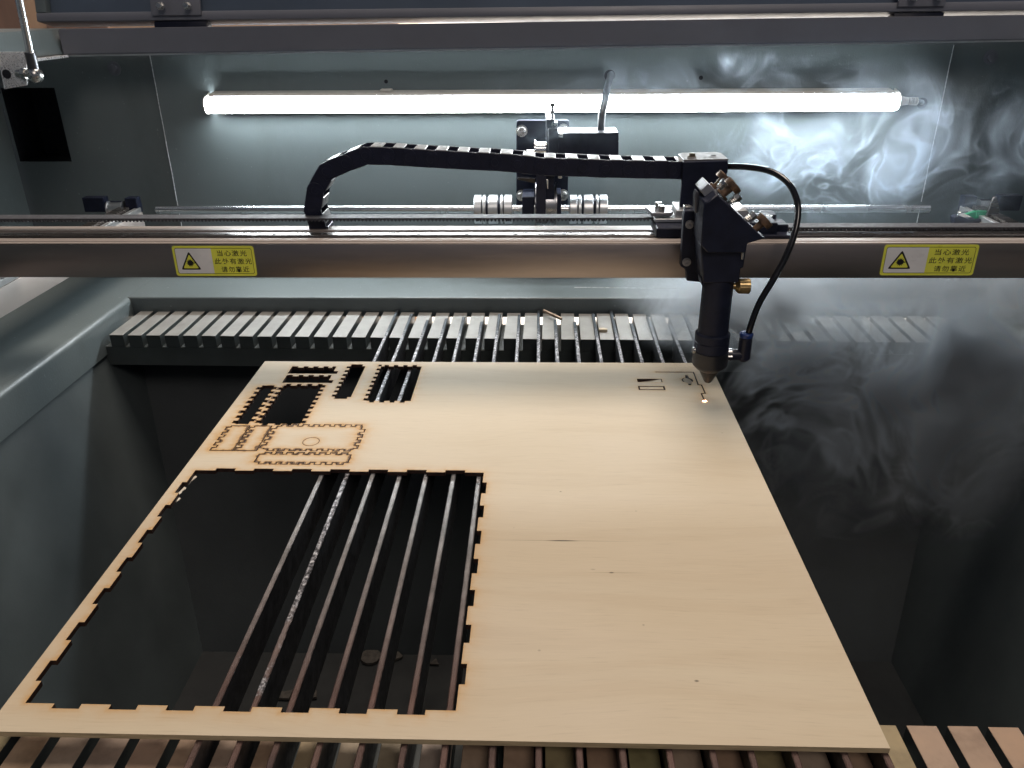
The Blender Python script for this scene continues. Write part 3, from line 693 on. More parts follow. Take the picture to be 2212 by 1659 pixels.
solo('wood_scrap', bm, simple('scorched_stick', (.33, .23, .16), .7, 0, var=.4, nscale=150), 'thin scorched wood stick lying across two bars on the back rack', 'scrap')
hexp = [(math.cos(k), math.sin(k)) for k in np.arange(0, 6.28, .5)]
scrap(801, 1421, FZ+1, [(11*x, 11*y) for x, y in hexp], 3, 'round brown scrap disc on the hopper floor under the cutout', mat=debris_m)
scrap(858, 1420, FZ+1, [(6*x, 6*y) for x, y in hexp[::3]], 3, 'small grey blocky scrap on the hopper floor beside the round one', mat=debris_m)
scrap(612, 1503, FZ+1, [(-9, -5), (8, -6), (9, 6), (0, 3), (-5, 5)], 3, 'torn angular scrap on the hopper floor at the left', mat=debris_m)
scrap(674, 1503, FZ+1, [(-5, -6), (6, -4), (4, 5), (-2, 7)], 3, 'narrow angular scrap on the hopper floor', mat=debris_m)
scrap(724, 1400, FZ+1, [(-6, -2), (5, -3), (4, 4)], 2, 'tiny triangular scrap near the back of the hopper floor', mat=debris_m)
scrap(937, 1432, FZ+1, [(-5, -3), (6, -4), (2, 5)], 2, 'tiny pointed scrap on the hopper floor at the right', mat=debris_m)

# ================================================================== GANTRY BEAM
BY = 640.; BZ0, BZ1 = 93.2, 121.5
gb = thing('gantry_beam', (0, BY, BZ0), 'brown anodised gantry beam spanning the machine, with two yellow warning stickers', 'gantry beam')
bm = B(); box(bm, -486, 486, BY, BY+16.6, BZ0, BZ1, .5, 2)
obj('face_profile', bm, beam_m, gb)
bm = B(); box(bm, -486, 486, BY+.4, BY+16, BZ1+.05, BZ1+.9, .3, 1); box(bm, -486, 486, BY+5.2, BY+6.4, BZ1+.9, BZ1+1.3, .2); obj('top_strip', bm, beam_edge, gb)
bm = B(); box(bm, -486, 486, BY+16.8, BY+62, BZ0, BZ1-7, .5); obj('channel_floor', bm, rail_dark, gb)
bm = B(); box(bm, -486, 486, BY+24, BY+36, BZ1-6.9, BZ1+.6, .8, 2); box(bm, -486, 486, BY+37.5, BY+38.8, BZ1-6.9, BZ1-.6, .2); obj('linear_rail', bm, rail_dark, gb)
bm = B(); box(bm, -486, 486, BY+46, BY+61, BZ1-6.9, BZ1-.3, .5); box(bm, -486, 486, BY+41, BY+42.2, BZ1-6.9, BZ1-.8, .2); obj('rear_strip', bm, beam_edge, gb)
holes_bm = None
for k in range(24):
    bm = B(); turn(bm, (-470+k*41., BY+30, BZ1+.62), (0, 0, 1), [(0, 1.5), (.08, 1.5)], 12); obj('rail_hole', bm, dark_hole, gb)

def text_mesh(body, size, cx, cz, Y, wide=None):
    cu = bpy.data.curves.new('txt', 'FONT'); cu.body = body; cu.size = size; cu.align_x = 'CENTER'; cu.align_y = 'CENTER'; cu.space_character = 1.22; cu.offset = .05
    ob = bpy.data.objects.new('txt', cu); scene.collection.objects.link(ob)
    dg = bpy.context.evaluated_depsgraph_get(); me = bpy.data.meshes.new_from_object(ob.evaluated_get(dg)); bpy.data.objects.remove(ob)
    t = bmesh.new(); t.from_mesh(me); bpy.data.meshes.remove(me)
    xs = [v.co.x for v in t.verts] or [0]; k = (wide/(max(xs)-min(xs))) if wide and max(xs) > min(xs) else 1
    zs_ = [v.co.y for v in t.verts] or [0]; mx_, mz_ = (max(xs)+min(xs))/2, (max(zs_)+min(zs_))/2
    for v in t.verts: v.co = Vector((cx+(v.co.x-mx_)*k, Y, cz+(v.co.y-mz_)))
    return t
def rrect(x0, x1, z0, z1, r, Y, n=5):
    out = []
    for cx_, cz_, a0 in ((x1-r, z0+r, -90), (x1-r, z1-r, 0), (x0+r, z1-r, 90), (x0+r, z0+r, 180)):
        for k in range(n+1):
            an = math.radians(a0+90*k/n); out.append(Vector((cx_+r*math.cos(an), Y, cz_+r*math.sin(an))))
    return out
def ring(bm, outer, inner):
    A = [bm.verts.new(p) for p in outer]; C = [bm.verts.new(p) for p in inner]; n = len(A)
    for i in range(n): bm.faces.new((A[i], A[(i+1) % n], C[(i+1) % n], C[i]))
def sticker(x0, x1, z0, z1, lab):
    W, Hh = x1-x0, z1-z0; u = W/69.; v = Hh/25.6
    Y = BY-.02
    bm = B(); prism(bm, rrect(x0, x1, z0, z1, 2.2, Y), (0, -.15, 0), 0); s_ = obj('warning_sticker', bm, yellow, gb, lab)
    bm = B(); pts = [q for q in rrect(x0+2.2*u, x0+40*u, z0+2.2*v, z1-2.2*v, 1.6, Y-.17)]
    for q in pts: q.x = min(q.x, x0+32.8*u)
    f = bm.faces.new([bm.verts.new(q) for q in pts]); obj('white_field', bm, white_v, s_)
    bm = B(); ring(bm, rrect(x0+1.9*u, x1-1.9*u, z0+1.9*v, z1-1.9*v, 1.8, Y-.19), rrect(x0+2.25*u, x1-2.25*u, z0+2.25*v, z1-2.25*v, 1.5, Y-.19)); obj('border_line', bm, ink, s_)
    # laser triangle
    def tri(k, dz=0):
        c = Vector((x0+13.6*u, 0, z0+10.4*v)); P = [Vector((x0+13.6*u, 0, z0+21.*v)), Vector((x0+5*u, 0, z0+5.4*v)), Vector((x0+22.2*u, 0, z0+5.4*v))]
        out = []
        for i, p in enumerate(P):     # rounded corners
            for q, wgt in ((P[i-1], .10), (None, .0), (P[(i+1) % 3], .10)):
                pt = p.lerp(q, wgt) if q else p.lerp((P[i-1]+P[(i+1) % 3])/2, .035)
                out.append(c+(pt-c)*k)
        return out
    def at(P, Y): return [Vector((p.x, Y, p.z)) for p in P]
    bm = B(); bm.faces.new([bm.verts.new(q) for q in at(tri(1.), Y-.20)]); obj('triangle_border', bm, ink, s_)
    bm = B(); bm.faces.new([bm.verts.new(q) for q in at(tri(.76), Y-.22)]); obj('triangle_field', bm, yellow, s_)
    bm = B(); c = Vector((x0+13.6*u, Y-.24, z0+11.2*v)); n = 13; st_ = []
    for k in range(n*2):
        an = math.pi*k/n+.1; r_ = 3.5 if k % 2 else 2.2
        st_.append(c+Vector((r_*math.cos(an)*u, 0, r_*math.sin(an)*v)))
    bm.faces.new([bm.verts.new(q) for q in st_]); box(bm, c.x, c.x+5.3*u, c.y-.01, c.y+.01, c.z-.35, c.z+.35, 0); obj('laser_symbol', bm, ink, s_)
    bm = B()
    for txt, cu_, cz_, wd in (('当心激光', 50, 19.4, 25), ('此处有激光', 50.2, 12.6, 31.5), ('请勿靠近', 51, 5.7, 23.5)):
        merge(bm, text_mesh(txt, 5.2, x0+cu_*u, z0+cz_*v, Y-.2, wd*u))
    obj('lettering', bm, ink, s_)
a1, a2 = aty(370, 531, BY), aty(559, 596, BY); sticker(a1.x, a2.x-1, a2.z, a1.z, 'clean yellow and white laser warning sticker at the left end')
a1, a2 = aty(1912, 527, BY), aty(2098, 594, BY); sticker(a1.x, a2.x+1, a2.z-.3, a1.z-.5, 'slightly soiled yellow and white laser warning sticker at the right end')

# toothed belt
hx = aty(1417, 470, 680).x
belt = thing('toothed_belt', (0, 684, 130), 'dark rubber toothed belt stretched along the gantry beam', 'belt')
bm = B(); box(bm, -490, hx+12, 680, 694, 131.9, 133.2, .2); n = 0
xx = -488
while xx < hx+10:
    t = bmesh.new(); V = [t.verts.new(Vector((xx+q, y, z))) for y in (680.1, 693.9) for q, z in ((0, 131.95), (.9, 130.1), (1.6, 130.1), (2.5, 131.95))]
    t.faces.new(V[:4]); t.faces.new(V[4:][::-1])
    for i in range(4): t.faces.new((V[i], V[(i+1) % 4], V[4+(i+1) % 4], V[4+i]))
    merge(bm, t); xx += 3.15
obj('upper_run', bm, belt_m, belt)
bm = B(); x1 = aty(1690, 490, 680).x; box(bm, x1, 490, 676, 690, 124.6, 126, .2)
xx = x1
while xx < 488:
    box(bm, xx, xx+1.6, 676.1, 689.9, 123.2, 124.7, 0); xx += 3.15
obj('lower_run', bm, belt_m, belt)

# ------------------------------------------------------------------ Y rails at both sides, with idler blocks
def yrail(sx_, X, label):
    r = thing('side_linear_rail', (X, 150, 50), label, 'linear rail', 'linear rails at the sides')
    xa, xb = (X-40, X) if sx_ < 0 else (X, X+40)
    bm = B(); box(bm, xa, xb, 150, 952, 50, 74, .6, 2); obj('rail_profile', bm, simple('warm_satin_extrusion', (.50, .45, .42), .5, .35, var=.06, nscale=20), r)
    xi = X-sx_*0
    bm = B(); c0, c1 = sorted((X+sx_*1, X+sx_*7)); box(bm, c0, c1, 150, 952, 74.05, 80, .5); obj('edge_strip', bm, alu_cast, r)
    bm = B(); c0, c1 = sorted((X+sx_*9, X+sx_*22)); box(bm, c0, c1, 150, 940, 74.05, 83, .6); obj('guide', bm, rail_dark, r)
    bm = B(); c0, c1 = sorted((X+sx_*24, X+sx_*32)); box(bm, c0, c1, 150, 935, 74.05, 77, .4); obj('belt', bm, belt_m, r)
    for (u0, u1, y0, y1, z0, z1) in ((2, 16, 946, 958, 74, 92), (40, 66, 944, 956, 76, 93), (16, 40, 950, 960, 74, 86)):
        c0, c1 = sorted((X+sx_*u0, X+sx_*u1)); bm = B(); box(bm, c0, c1, y0, y1, z0, z1, .6); obj('idler_block', bm, black_ano, r)
    bm = B(); turn(bm, (X+sx_*18, 946, 80), (sx_, 0, 0), [(0, 8.6), (1, 8.6), (1, 7), (18, 7), (18, 8.6), (19, 8.6)], 24); obj('idler_pulley', bm, alu, r)
    return r
yrail(-1, -474, 'left linear rail running front to back beside the bed')
yrail(1, aty(2072, 442, 952).x, 'right linear rail running front to back, with a green-tagged sensor beside it')
# limit sensor at the right rail
sp = aty(2120, 470, 900)
sen = thing('limit_sensor', (sp.x, 900, sp.z-15), 'black limit sensor block with a small green part beside the right rail', 'sensor')
bm = B(); pp(bm, [(2062, 470), (2072, 466), (2092, 474), (2120, 474), (2142, 488), (2142, 500), (2062, 500)], 900, 10, .5); obj('sensor_body', bm, black_pl, sen)
bm = B(); pp(bm, [(2087, 463), (2109, 456), (2109, 474)], 903, 4, .2); pp(bm, [(2110, 456), (2134, 456), (2130, 474), (2110, 474)], 906, 3, .2); obj('green_tag', bm, green_pl, sen)
bm = B(); pp(bm, [(2146, 427), (2153, 425), (2160, 455), (2150, 480), (2126, 480)], 899, 3, .3); obj('sensor_arm', bm, rail_dark, sen)
bm = B(); q = aty(2067, 468, 897); tube(bm, [q, q+Vector((1, -1, 4)), q+Vector((10, -1, 5.5))], .9, 8); obj('wire', bm, steel, sen)

# beam end carriage at far left/right hides nothing in view
# ------------------------------------------------------------------ drive shaft, couplings, motor
SHY, SHZ = 935., aty(1100, 452, 935).z
sh = thing('drive_shaft', (0, SHY, SHZ), 'long polished steel drive shaft in front of the back wall', 'shaft')
bm = B(); rod(bm, (-448, SHY, SHZ), (aty(1030, 455, SHY).x, SHY, SHZ), 4.6, 28); obj('shaft_half', bm, steel, sh)
bm = B(); rod(bm, (aty(1305, 455, SHY).x, SHY, SHZ), (446, SHY, SHZ), 4.6, 28); obj('shaft_half', bm, steel, sh)
bm = B(); rod(bm, (aty(1105, 455, SHY).x, SHY, SHZ), (aty(1235, 455, SHY).x, SHY, SHZ), 5, 28); obj('motor_stub', bm, steel, sh)
def coupling(xa, xb, label):
    xa, xb = aty(xa, 445, SHY).x, aty(xb, 445, SHY).x; L = xb-xa; R_ = 16.6
    c = thing('shaft_coupling', (xa, SHY, SHZ-R_), label, 'coupling', 'aluminium disc couplings on the shaft')
    segs_ = [(0, .20), (.225, .31), (.37, .62), (.69, .76), (.785, 1)]
    for a_, b_ in segs_:
        bm = B(); l = L*(b_-a_); turn(bm, (xa+L*a_, SHY, SHZ), (1, 0, 0), [(0, R_-.6), (.6, R_), (l-.6, R_), (l, R_-.6)], 40); o = obj('ring', bm, alu, c)
        if a_ in (0, .785):
            bm = B(); an = math.radians(200); q = Vector((xa+L*a_+l*.5, SHY-R_*.88, SHZ-R_*.5)); turn(bm, q, (0, -1, -.55), [(0, 2.1), (.5, 2.1)], 14); obj('set_screw', bm, dark_hole, o)
    for a_, b_ in ((.205, .22), (.31, .37), (.62, .69), (.765, .78)):
        bm = B(); l = L*(b_-a_); turn(bm, (xa+L*a_, SHY, SHZ), (1, 0, 0), [(0, R_*.84), (l, R_*.84)], 32); obj('disc_gap', bm, black_ano, c)
coupling(1025, 1107, 'silver disc coupling at the left of the motor bracket')
coupling(1230, 1311, 'silver disc coupling at the right of the motor bracket')

def MZ(x, y): return (1090.9+x*.16272, 216+y*.16272)
mo = thing('stepper_motor', (aty(1210, 400, 950).x, 950, 20), 'black stepper motor on an upright black bracket in front of the lit tube', 'motor')
def mp_(bm, pts, Y, d, bev=.5, mi=0): return pp(bm, [MZ(*p) for p in pts], Y, d, bev, mi)
bm = B(); mp_(bm, [(160, 275), (180, 266), (830, 266), (852, 290), (835, 1410), (150, 1400), (150, 300)], 975, 5, .6); bp = obj('bracket_plate', bm, black_ano, mo)
for q in ((222, 410), (775, 395), (222, 1265), (770, 1260)):
    bm = B(); capscrew(bm, aty(*MZ(*q), 975), (0, -1, 0), 5., 5); obj('bolt', bm, screwm, bp)
bm = B(); mp_(bm, [(547, 262), (660, 262), (655, 1530), (430, 1530), (430, 980), (547, 960)], 905, 60, .5); obj('upright_arm', bm, black_ano, mo)
bm = B(); mp_(bm, [(570, 395), (585, 385), (695, 385), (700, 400), (700, 1000), (570, 1000)], 895, 52, .6); obj('motor_flange', bm, black_ano, mo)
bm = B(); mp_(bm, [(700, 440), (1395, 436), (1510, 432), (1512, 540), (1500, 548), (1512, 556), (1505, 1000), (700, 1000)], 900, 42, .9); obj('motor_body', bm, black_ano, mo)
bm = B(); mp_(bm, [(715, 445), (772, 445), (768, 502), (715, 502)], 896, 5, .6); obj('bolt', bm, screwm, mo)
bm = B(); mp_(bm, [(705, 998), (760, 998), (758, 1045), (705, 1045)], 893, 5, .6); obj('bolt', bm, screwm, mo)
q0, q1 = aty(*MZ(628, 225), 925), aty(*MZ(630, 90), 925)
bm = B(); rod(bm, q0+Vector((0, 0, -8)), q1, 1.6, 14); turn(bm, q1, (0, 0, 1), [(0, 3.4), (4, 3.4)], 6); turn(bm, q1+Vector((0, 0, -7)), (0, 0, 1), [(0, 3.2), (3, 3.2)], 6); obj('adjusting_screw', bm, screwm, mo)
q = aty(*MZ(610, 350), 910); bm = B(); box(bm, q.x, q.x+7, 905, 915, q.z-4, q.z+5, .6); obj('nut', bm, screwm, mo)
q0, q1 = aty(*MZ(388, 660), 915), aty(*MZ(548, 660), 915)
bm = B(); turn(bm, q0, (1, 0, 0), [(0, 10.2), (1.6, 10.2), (1.6, 8.2), ((q1-q0).x, 8.2)], 30, knurl=.03); turn(bm, q0+Vector((-8, 0, -3)), (1, 0, 0), [(0, 3), (8, 3)], 14); obj('small_pulley', bm, steel, mo)
q0 = aty(*MZ(400, 1400), 925); 
bm = B(); turn(bm, q0+Vector((0, 0, 0)), (1, 0, 0), [(0, 26), (1.4, 26), (1.4, 23), (23, 23), (23, 26), (24.4, 26)], 48); obj('large_pulley', bm, simple('pulley_alu', (.30, .31, .33), .3, .9), mo)
bm = B(); mp_(bm, [(415, 985), (545, 985), (540, 1530), (412, 1530)], 897, 2, .3); obj('drive_belt', bm, black_pl, mo)
bm = B(); mp_(bm, [(575, 1262), (750, 1262), (745, 1540), (575, 1540)], 915, 40, .8); obj('bearing_block', bm, black_ano, mo)
bm = B(); mp_(bm, [(228, 1285), (388, 1285), (385, 1540), (225, 1540)], 912, 42, .8); obj('bearing_block', bm, black_ano, mo)
bm = B(); mp_(bm, [(168, 1030), (408, 1040), (395, 1110), (168, 1060)], 945, 8, .5); obj('shiny_cover', bm, hose_m, mo)
bm = B(); mp_(bm, [(550, 1055), (575, 1055), (575, 1180), (560, 1180)], 893, 2, .3); obj('edge_clip', bm, steel, mo)
c0 = aty(1298, 283, 925); c1 = aty(1317, 163, WY)
cb_ = B(); tube(cb_, [c0+Vector((0, 0, -6)), c0, aty(1300, 250, 930), aty(1306, 222, 945), aty(1312, 190, 972), aty(1318, 168, 992), aty(1320, 160, 1003)], 4.1, 14)
solo('motor_cable', cb_, cable_m, 'grey cable running from the motor up into the round hole in the wall', 'cable')

# ================================================================== DRAG CHAIN
ch = thing('drag_chain', tuple(aty(690, 487, 690)), 'black plastic drag chain arching left and down behind the gantry beam', 'cable chain')
piv = [(1500, 369.5), (1453, 368), (1406, 367), (1357, 366), (1308.5, 365), (1260, 363), (1212, 361.5), (1166, 360), (1118, 354), (1069, 350.5), (1023, 348.5), (977, 346), (930, 343.5), (883, 340.5), (837, 337.8), (789, 336.5), (745.5, 353), (704, 370.5), (681, 411), (674, 455), (688, 497)]
CYF, CWD = 690., 25.
P3 = [aty(x, y, CYF) for x, y in piv]
lm = cm = None
for i in range(len(P3)-1):
    a_, b_ = P3[i], P3[i+1]; d = b_-a_; L = 19.7; ang = math.atan2(d.z, d.x)
    if lm is None:
        def plate(y0, y1):
            bm = B(); hh = 7.3; pl = []
            for k in range(9): an = math.pi/2+math.pi*k/8; pl.append((hh*math.cos(an)*.98, hh*math.sin(an)))
            pl += [(L-6, -hh), (L+3.5, -hh+.3), (L+5.5, 0), (L+3.5, hh-.3), (L-6, hh)]
            prism(bm, [Vector((x, y0, z)) for x, z in pl], (0, y1-y0, 0), .35)
            yf = y0-.7 if y0 == 0 else y1
            prism(bm, [Vector((x*.985, yf, z*.985)) for x, z in pl[:9]] + [Vector((4.2, yf, -4)), Vector((5.6, yf, 0)), Vector((4.2, yf, 4))], (0, .7, 0), .2)
            turn(bm, (0, yf-.35 if y0 == 0 else yf+.7, 0), (0, 1, 0), [(0, 3.1), (.35, 3.3)], 20); return bm
        xbm = simple('crossbar_sheen_plastic', (.22, .22, .22), .34, 0, spec=.8)  # black plastic lightened to paint in the lamp tube's reflection
        o = obj('link', plate(0, 2.2), black_pl, ch); lm = o.data; subs = []
        subs.append(('side_plate', obj('side_plate', plate(CWD-2.2, CWD), black_pl, o)))
        for z0, z1 in ((6.1, 7.75), (-7.6, -6.2)):
            bm = B(); box(bm, 5.2, 15.6, 1.5, CWD-1.5, z0, z1, .5); subs.append(('crossbar', obj('crossbar', bm, xbm, o)))
        for me_ in [lm]+[q.data for _, q in subs]:
            for v in me_.vertices: v.co += ORG[ch.name]*S
    else:
        o = bpy.data.objects.new('link', lm); scene.collection.objects.link(o); o.parent = ch; ORG[o.name] = ORG[ch.name]
        for nm, q in subs:
            c_ = bpy.data.objects.new(nm, q.data); scene.collection.objects.link(c_); c_.parent = o
    o.location = (a_-ORG[ch.name])*S; o.location.y += (.3 if i % 2 else 0)*S
    o.rotation_euler = (0, -ang, 0); o.scale = (d.length/L, 1, 1)
bm = B(); q = aty(700, 487, 690); box(bm, q.x-14, q.x+3, 691, 714, 112, 123, .5); obj('end_mount', bm, black_pl, ch)

# ================================================================== LASER HEAD
HX, HY = 138.6, 601.
head = thing('laser_carriage', (HX, HY, 18), 'black laser cutting carriage with brass adjuster knobs and a conical nozzle', 'laser head')
def HD(x, y): return (1425.7+.14649*x, 378+.14649*y)
def hp(bm, pts, Y, d, bev=.5, mi=0): return pp(bm, [HD(*p) for p in pts], Y, d, bev, mi)
# nozzle stack
bm = B(); turn(bm, (HX, HY, 61), (0, 0, 1), [(0, 11.8), (52, 11.8)], 40); obj('lens_tube', bm, black_ano, head)
bm = B(); turn(bm, (HX, HY, 46), (0, 0, 1), [(0, 13.2), (.4, 13.6), (7.6, 13.6), (8, 13.2), (8, 13.0), (8.6, 13.0), (8.6, 13.7), (14.6, 13.7), (15.4, 13), (16, 12)], 44); obj('collar', bm, black_ano, head)
bm = B(); turn(bm, (HX, HY, 29), (0, 0, 1), [(0, 8.6), (1.2, 10.4), (4.5, 13.6), (6, 14), (16.6, 14.), (17, 13.4)], 44); obj('nozzle_base', bm, simple('nozzle_base_black', (.013, .014, .02), .4, .1), head)
bm = B(); turn(bm, (HX, HY, 17.8), (0, 0, 1), [(0, 1.2), (.1, 2.6), (.8, 3.2), (11.4, 8.4)], 36); obj('nozzle', bm, nozzle_m, head)
bm = B(); turn(bm, (HX-13.2, HY-2, 46.5), (-1, -.1, 0), [(0, 2.6), (1.6, 2.6), (2, 2.2)], 14); obj('set_screw', bm, screwm, head)
bm = B(); prism(bm, [aty(*q, 590) for q in ((1514, 600), (1519, 603), (1521, 622), (1516, 616))], (0, 14, 0), .3); obj('gusset', bm, black_ano, head)
# body
bm = B(); hp(bm, [(600, 1030), (1275, 1030), (1265, 1130), (1232, 1368), (1190, 1375), (1165, 1585), (632, 1595)], 588, 30, .8); obj('tube_clamp', bm, black_ano, head)
bm = B(); hp(bm, [(652, 400), (715, 390), (850, 283), (1500, 903), (1560, 935), (1335, 1000), (1288, 1012), (1268, 1150), (700, 1150), (602, 1040)], 583, 34, .8); obj('mirror_block', bm, black_ano, head)
bm = B(); hp(bm, [(545, 235), (600, 290), (700, 388), (652, 398), (640, 560), (515, 560), (522, 300)], 606, 10, .5); obj('mirror_side', bm, simple('graphite_anodised', (.10, .105, .125), .42, .3), head)
bm = B(); hp(bm, [(715, 122), (858, 266), (712, 388), (598, 236)], 598, 24, .5); obj('mirror_mount', bm, simple('lit_anodised', (.30, .31, .34), .42, .4), head)
# slanted mirror plate edge along the diagonal
bm = B(); hp(bm, [(955, 365), (985, 375), (1345, 800), (1500, 905), (1480, 915), (1320, 800)], 590, 22, .3); obj('mirror_plate', bm, alu_cast, head)
# front plate with two screws
bm = B(); hp(bm, [(362, 535), (520, 520), (660, 540), (660, 1590), (395, 1562), (390, 1440), (372, 1392), (300, 1345), (328, 1000), (350, 620)], 619, 8, .6); fp = obj('front_plate', bm, black_ano, head)
bm = B(); hp(bm, [(640, 1000), (1280, 1000), (1265, 1130), (1232, 1368), (1190, 1375), (1165, 1588), (640, 1588)], 620, 7, .6); obj('back_plate', bm, black_ano, head)
for q in ((438, 728), (392, 1283)):
    bm = B(); p = aty(*HD(*q), 619); turn(bm, p, (0, -1, 0), [(0, 3.4), (.5, 3.4), (.5, 2.5), (1.8, 2.3), (1.8, 1.2), (.9, 1.1)], 20); obj('screw', bm, simple('grey_screw', (.33, .33, .35), .4, .7), fp)
bm = B(); p = aty(*HD(1220, 1190), 587); box(bm, p.x-1, p.x+.6, 586, 590, p.z-3, p.z+3, .4); obj('grub_screw', bm, screwm, head)
bm = B(); hp(bm, [(358, 505), (365, 470), (455, 470), (520, 505), (510, 530), (362, 530)], 626, 8, .4); obj('corner_screw', bm, screwm, head)
# brass clamp thumbscrew
bm = B(); q = aty(1581, 618, HY-2); turn(bm, q, (1, 0, 0), [(0, 2.5), (2.4, 2.5), (2.6, 3.4)], 24); turn(bm, q+Vector((2.5, 0, 0)), (1, 0, 0), [(0, 3.4), (2.6, 5.6), (10.4, 5.8), (11, 5.2)], 44, knurl=.035); obj('thumbscrew', bm, brass, head)
# mirror adjusters
def spring_screw(q0, q1, Y, r):
    a_, b_ = aty(*HD(*q0), Y), aty(*HD(*q1), Y); d = b_-a_; L = d.length; x, y, z = frame_of(d)
    bm = B(); rod(bm, a_-z*3, b_, r*.36, 12); turn(bm, b_-z*3.4, z, [(0, r*.75), (0, r), (3.2, r), (3.6, r*.8)], 6)
    s_ = obj('adjuster_screw', bm, screwm, head)
    bm = B(); n = 40; tube(bm, [a_+z*(L-3.4)*k/n+(x*math.cos(k*.7)+y*math.sin(k*.7))*r*.72 for k in range(n+1)], .42, 6, sub=1); obj('spring', bm, screwm, s_)
def knob(q0, q1, Y, r, mat):
    a_, b_ = aty(*HD(*q0), Y), aty(*HD(*q1), Y); d = b_-a_; L = d.length
    bm = B(); turn(bm, a_, d, [(0, r*.78), (L*.14, r*.78), (L*.14, r*.42), (L*.32, r*.42), (L*.62, r*.46), (L*.64, r*.40)], 24)
    k_ = obj('adjuster_knob', bm, mat, head)
    bm = B(); turn(bm, a_+d*.62, d, [(0, r*.95), (L*.04, r), (L*.34, r), (L*.38, r*.9)], 40, knurl=.04); obj('knurled_head', bm, mat, k_)
knob((800, 195), (985, 5), 612, 6.2, brass_old)
spring_screw((860, 205), (975, 85), 602, 3.4)
knob((905, 300), (1115, 125), 592, 6.6, brass_old)
spring_screw((1015, 425), (1175, 300), 590, 3.4)
spring_screw((1245, 690), (1405, 575), 600, 3.4)
knob((1370, 830), (1580, 645), 590, 6.2, brass_old)
# bracket carrying the end of the drag chain
bm = B(); pp(bm, [(1476, 350), (1573, 348), (1572, 372), (1558, 402), (1558, 470), (1478, 462), (1468, 458), (1474, 386)], 685, 5, .4); obj('chain_bracket', bm, black_ano, head)
bm = B(); q = aty(1476, 349, 690); q2 = aty(1573, 347, 690); prism(bm, [Vector((q.x, 689, q.z)), Vector((q2.x, 689, q2.z)), Vector((q2.x, 718, q2.z)), Vector((q2.x-4, 724, q2.z)), Vector((q.x+4, 724, q.z)), Vector((q.x, 718, q.z))], (0, 0, 1.6), .3); tp = obj('bracket_top', bm, simple('charcoal_black', (.10, .098, .10), .45, .1, spec=.8), head)  # top is a lighter grey than the bracket front
bm = B(); q = aty(1494, 342, 705); turn(bm, (q.x, 704, tp.data.vertices[0].co.z*0+aty(1476, 349, 690).z+1.6), (0, 0, 1), [(0, 3.6), (.6, 3.6), (.6, 2.8), (2.8, 2.6), (3, 1.6)], 18); obj('screw', bm, simple('tarnished_screw', (.18, .15, .11), .4, .8), tp)
bm = B(); q = aty(1541, 341, 705); turn(bm, (q.x, 706, aty(1573, 347, 690).z+1.62), (0, 0, 1), [(0, 2.2), (.1, 2.2)], 14); obj('hole', bm, dark_hole, tp)
# slider carriage on the beam
def D7(x, y): return (1106+x/4, 414.75+y/4)
bm = B(); zt = aty(*D7(1250, 312), 655).z; xa, xb = aty(*D7(1247, 400), 655).x, aty(*D7(1480, 400), 655).x
box(bm, xa, xb+34, 655, 692, BZ1+.9, zt, .8, 1); obj('slider_block', bm, black_ano, head)
bm = B(); q = aty(*D7(1220, 240), 668); q2 = aty(*D7(1480, 200), 668); box(bm, q.x+2, q2.x+4, 672, 700, zt+.2, zt+3.4, .5); obj('clamp_base', bm, alu_cast, head)
bm = B(); prism(bm, [Vector((xa-3, 674, zt+5)), Vector((xa+14, 674, zt+5)), Vector((xa+17, 682, zt+5)), Vector((xa+14, 698, zt+5)), Vector((xa-5, 698, zt+5))], (0, 0, 3), .5); obj('belt_clamp', bm, simple('clamp_grey', (.30, .30, .32), .4, .6), head)
bm = B(); prism(bm, [Vector((xa+18, 676, zt+3.5)), Vector((xa+36, 676, zt+3.5)), Vector((xa+36, 700, zt+3.5)), Vector((xa+18, 700, zt+3.5))], (0, 0, 6), .5)
for v in bm.verts:
    if v.co.y > 690: v.co.z += 2
obj('wedge', bm, alu_cast, head)
for q in ((1262, 150, 692), (1285, 190, 680)):
    p = aty(q[0]/4+1106, 414.75+q[1]/4+6, q[2]); bm = B(); turn(bm, (p.x, q[2], zt+8), (0, 0, 1), [(0, 3), (4.4, 3), (4.8, 2.6), (4.8, 1.5), (3, 1.4)], 20); obj('clamp_bolt', bm, screwm, head)
# right part of the carriage behind the head
bm = B(); zr = BZ1+7; xr0, xr1 = aty(1585, 495, 665).x, aty(1668, 495, 665).x; box(bm, xr0-10, xr1+2, 657, 692, BZ1+.9, zr+6, .8); obj('slider_block', bm, black_ano, head)
bm = B(); pp(bm, [(1582, 456), (1614, 454), (1646, 492), (1600, 494)], 668, 30, .4); obj('adapter_plate', bm, alu_cast, head)
bm = B(); q = aty(1666, 480, 672); q2 = aty(1695, 504, 672); box(bm, q.x, q2.x, 664, 684, q2.z, q.z, .7); obj('clamp_block', bm, black_ano, head)
bm = B(); q = aty(1645, 460, 690); q2 = aty(1672, 478, 690); box(bm, q.x, q2.x, 684, 700, q2.z, q.z, .7); obj('clamp_block', bm, black_ano, head)
bm = B(); p = aty(1663, 466, 684); turn(bm, (p.x-1, 682, p.z-4), (0, 0, 1), [(0, 3), (4.4, 3), (4.8, 2.6), (4.8, 1.5), (3, 1.4)], 20); obj('clamp_bolt', bm, screwm, head)
bm = B(); q = aty(1640, 510, 655); box(bm, q.x-8, q.x+26, 652, 664, BZ1+1.4, BZ1+4, .5); obj('wiper', bm, black_pl, head)

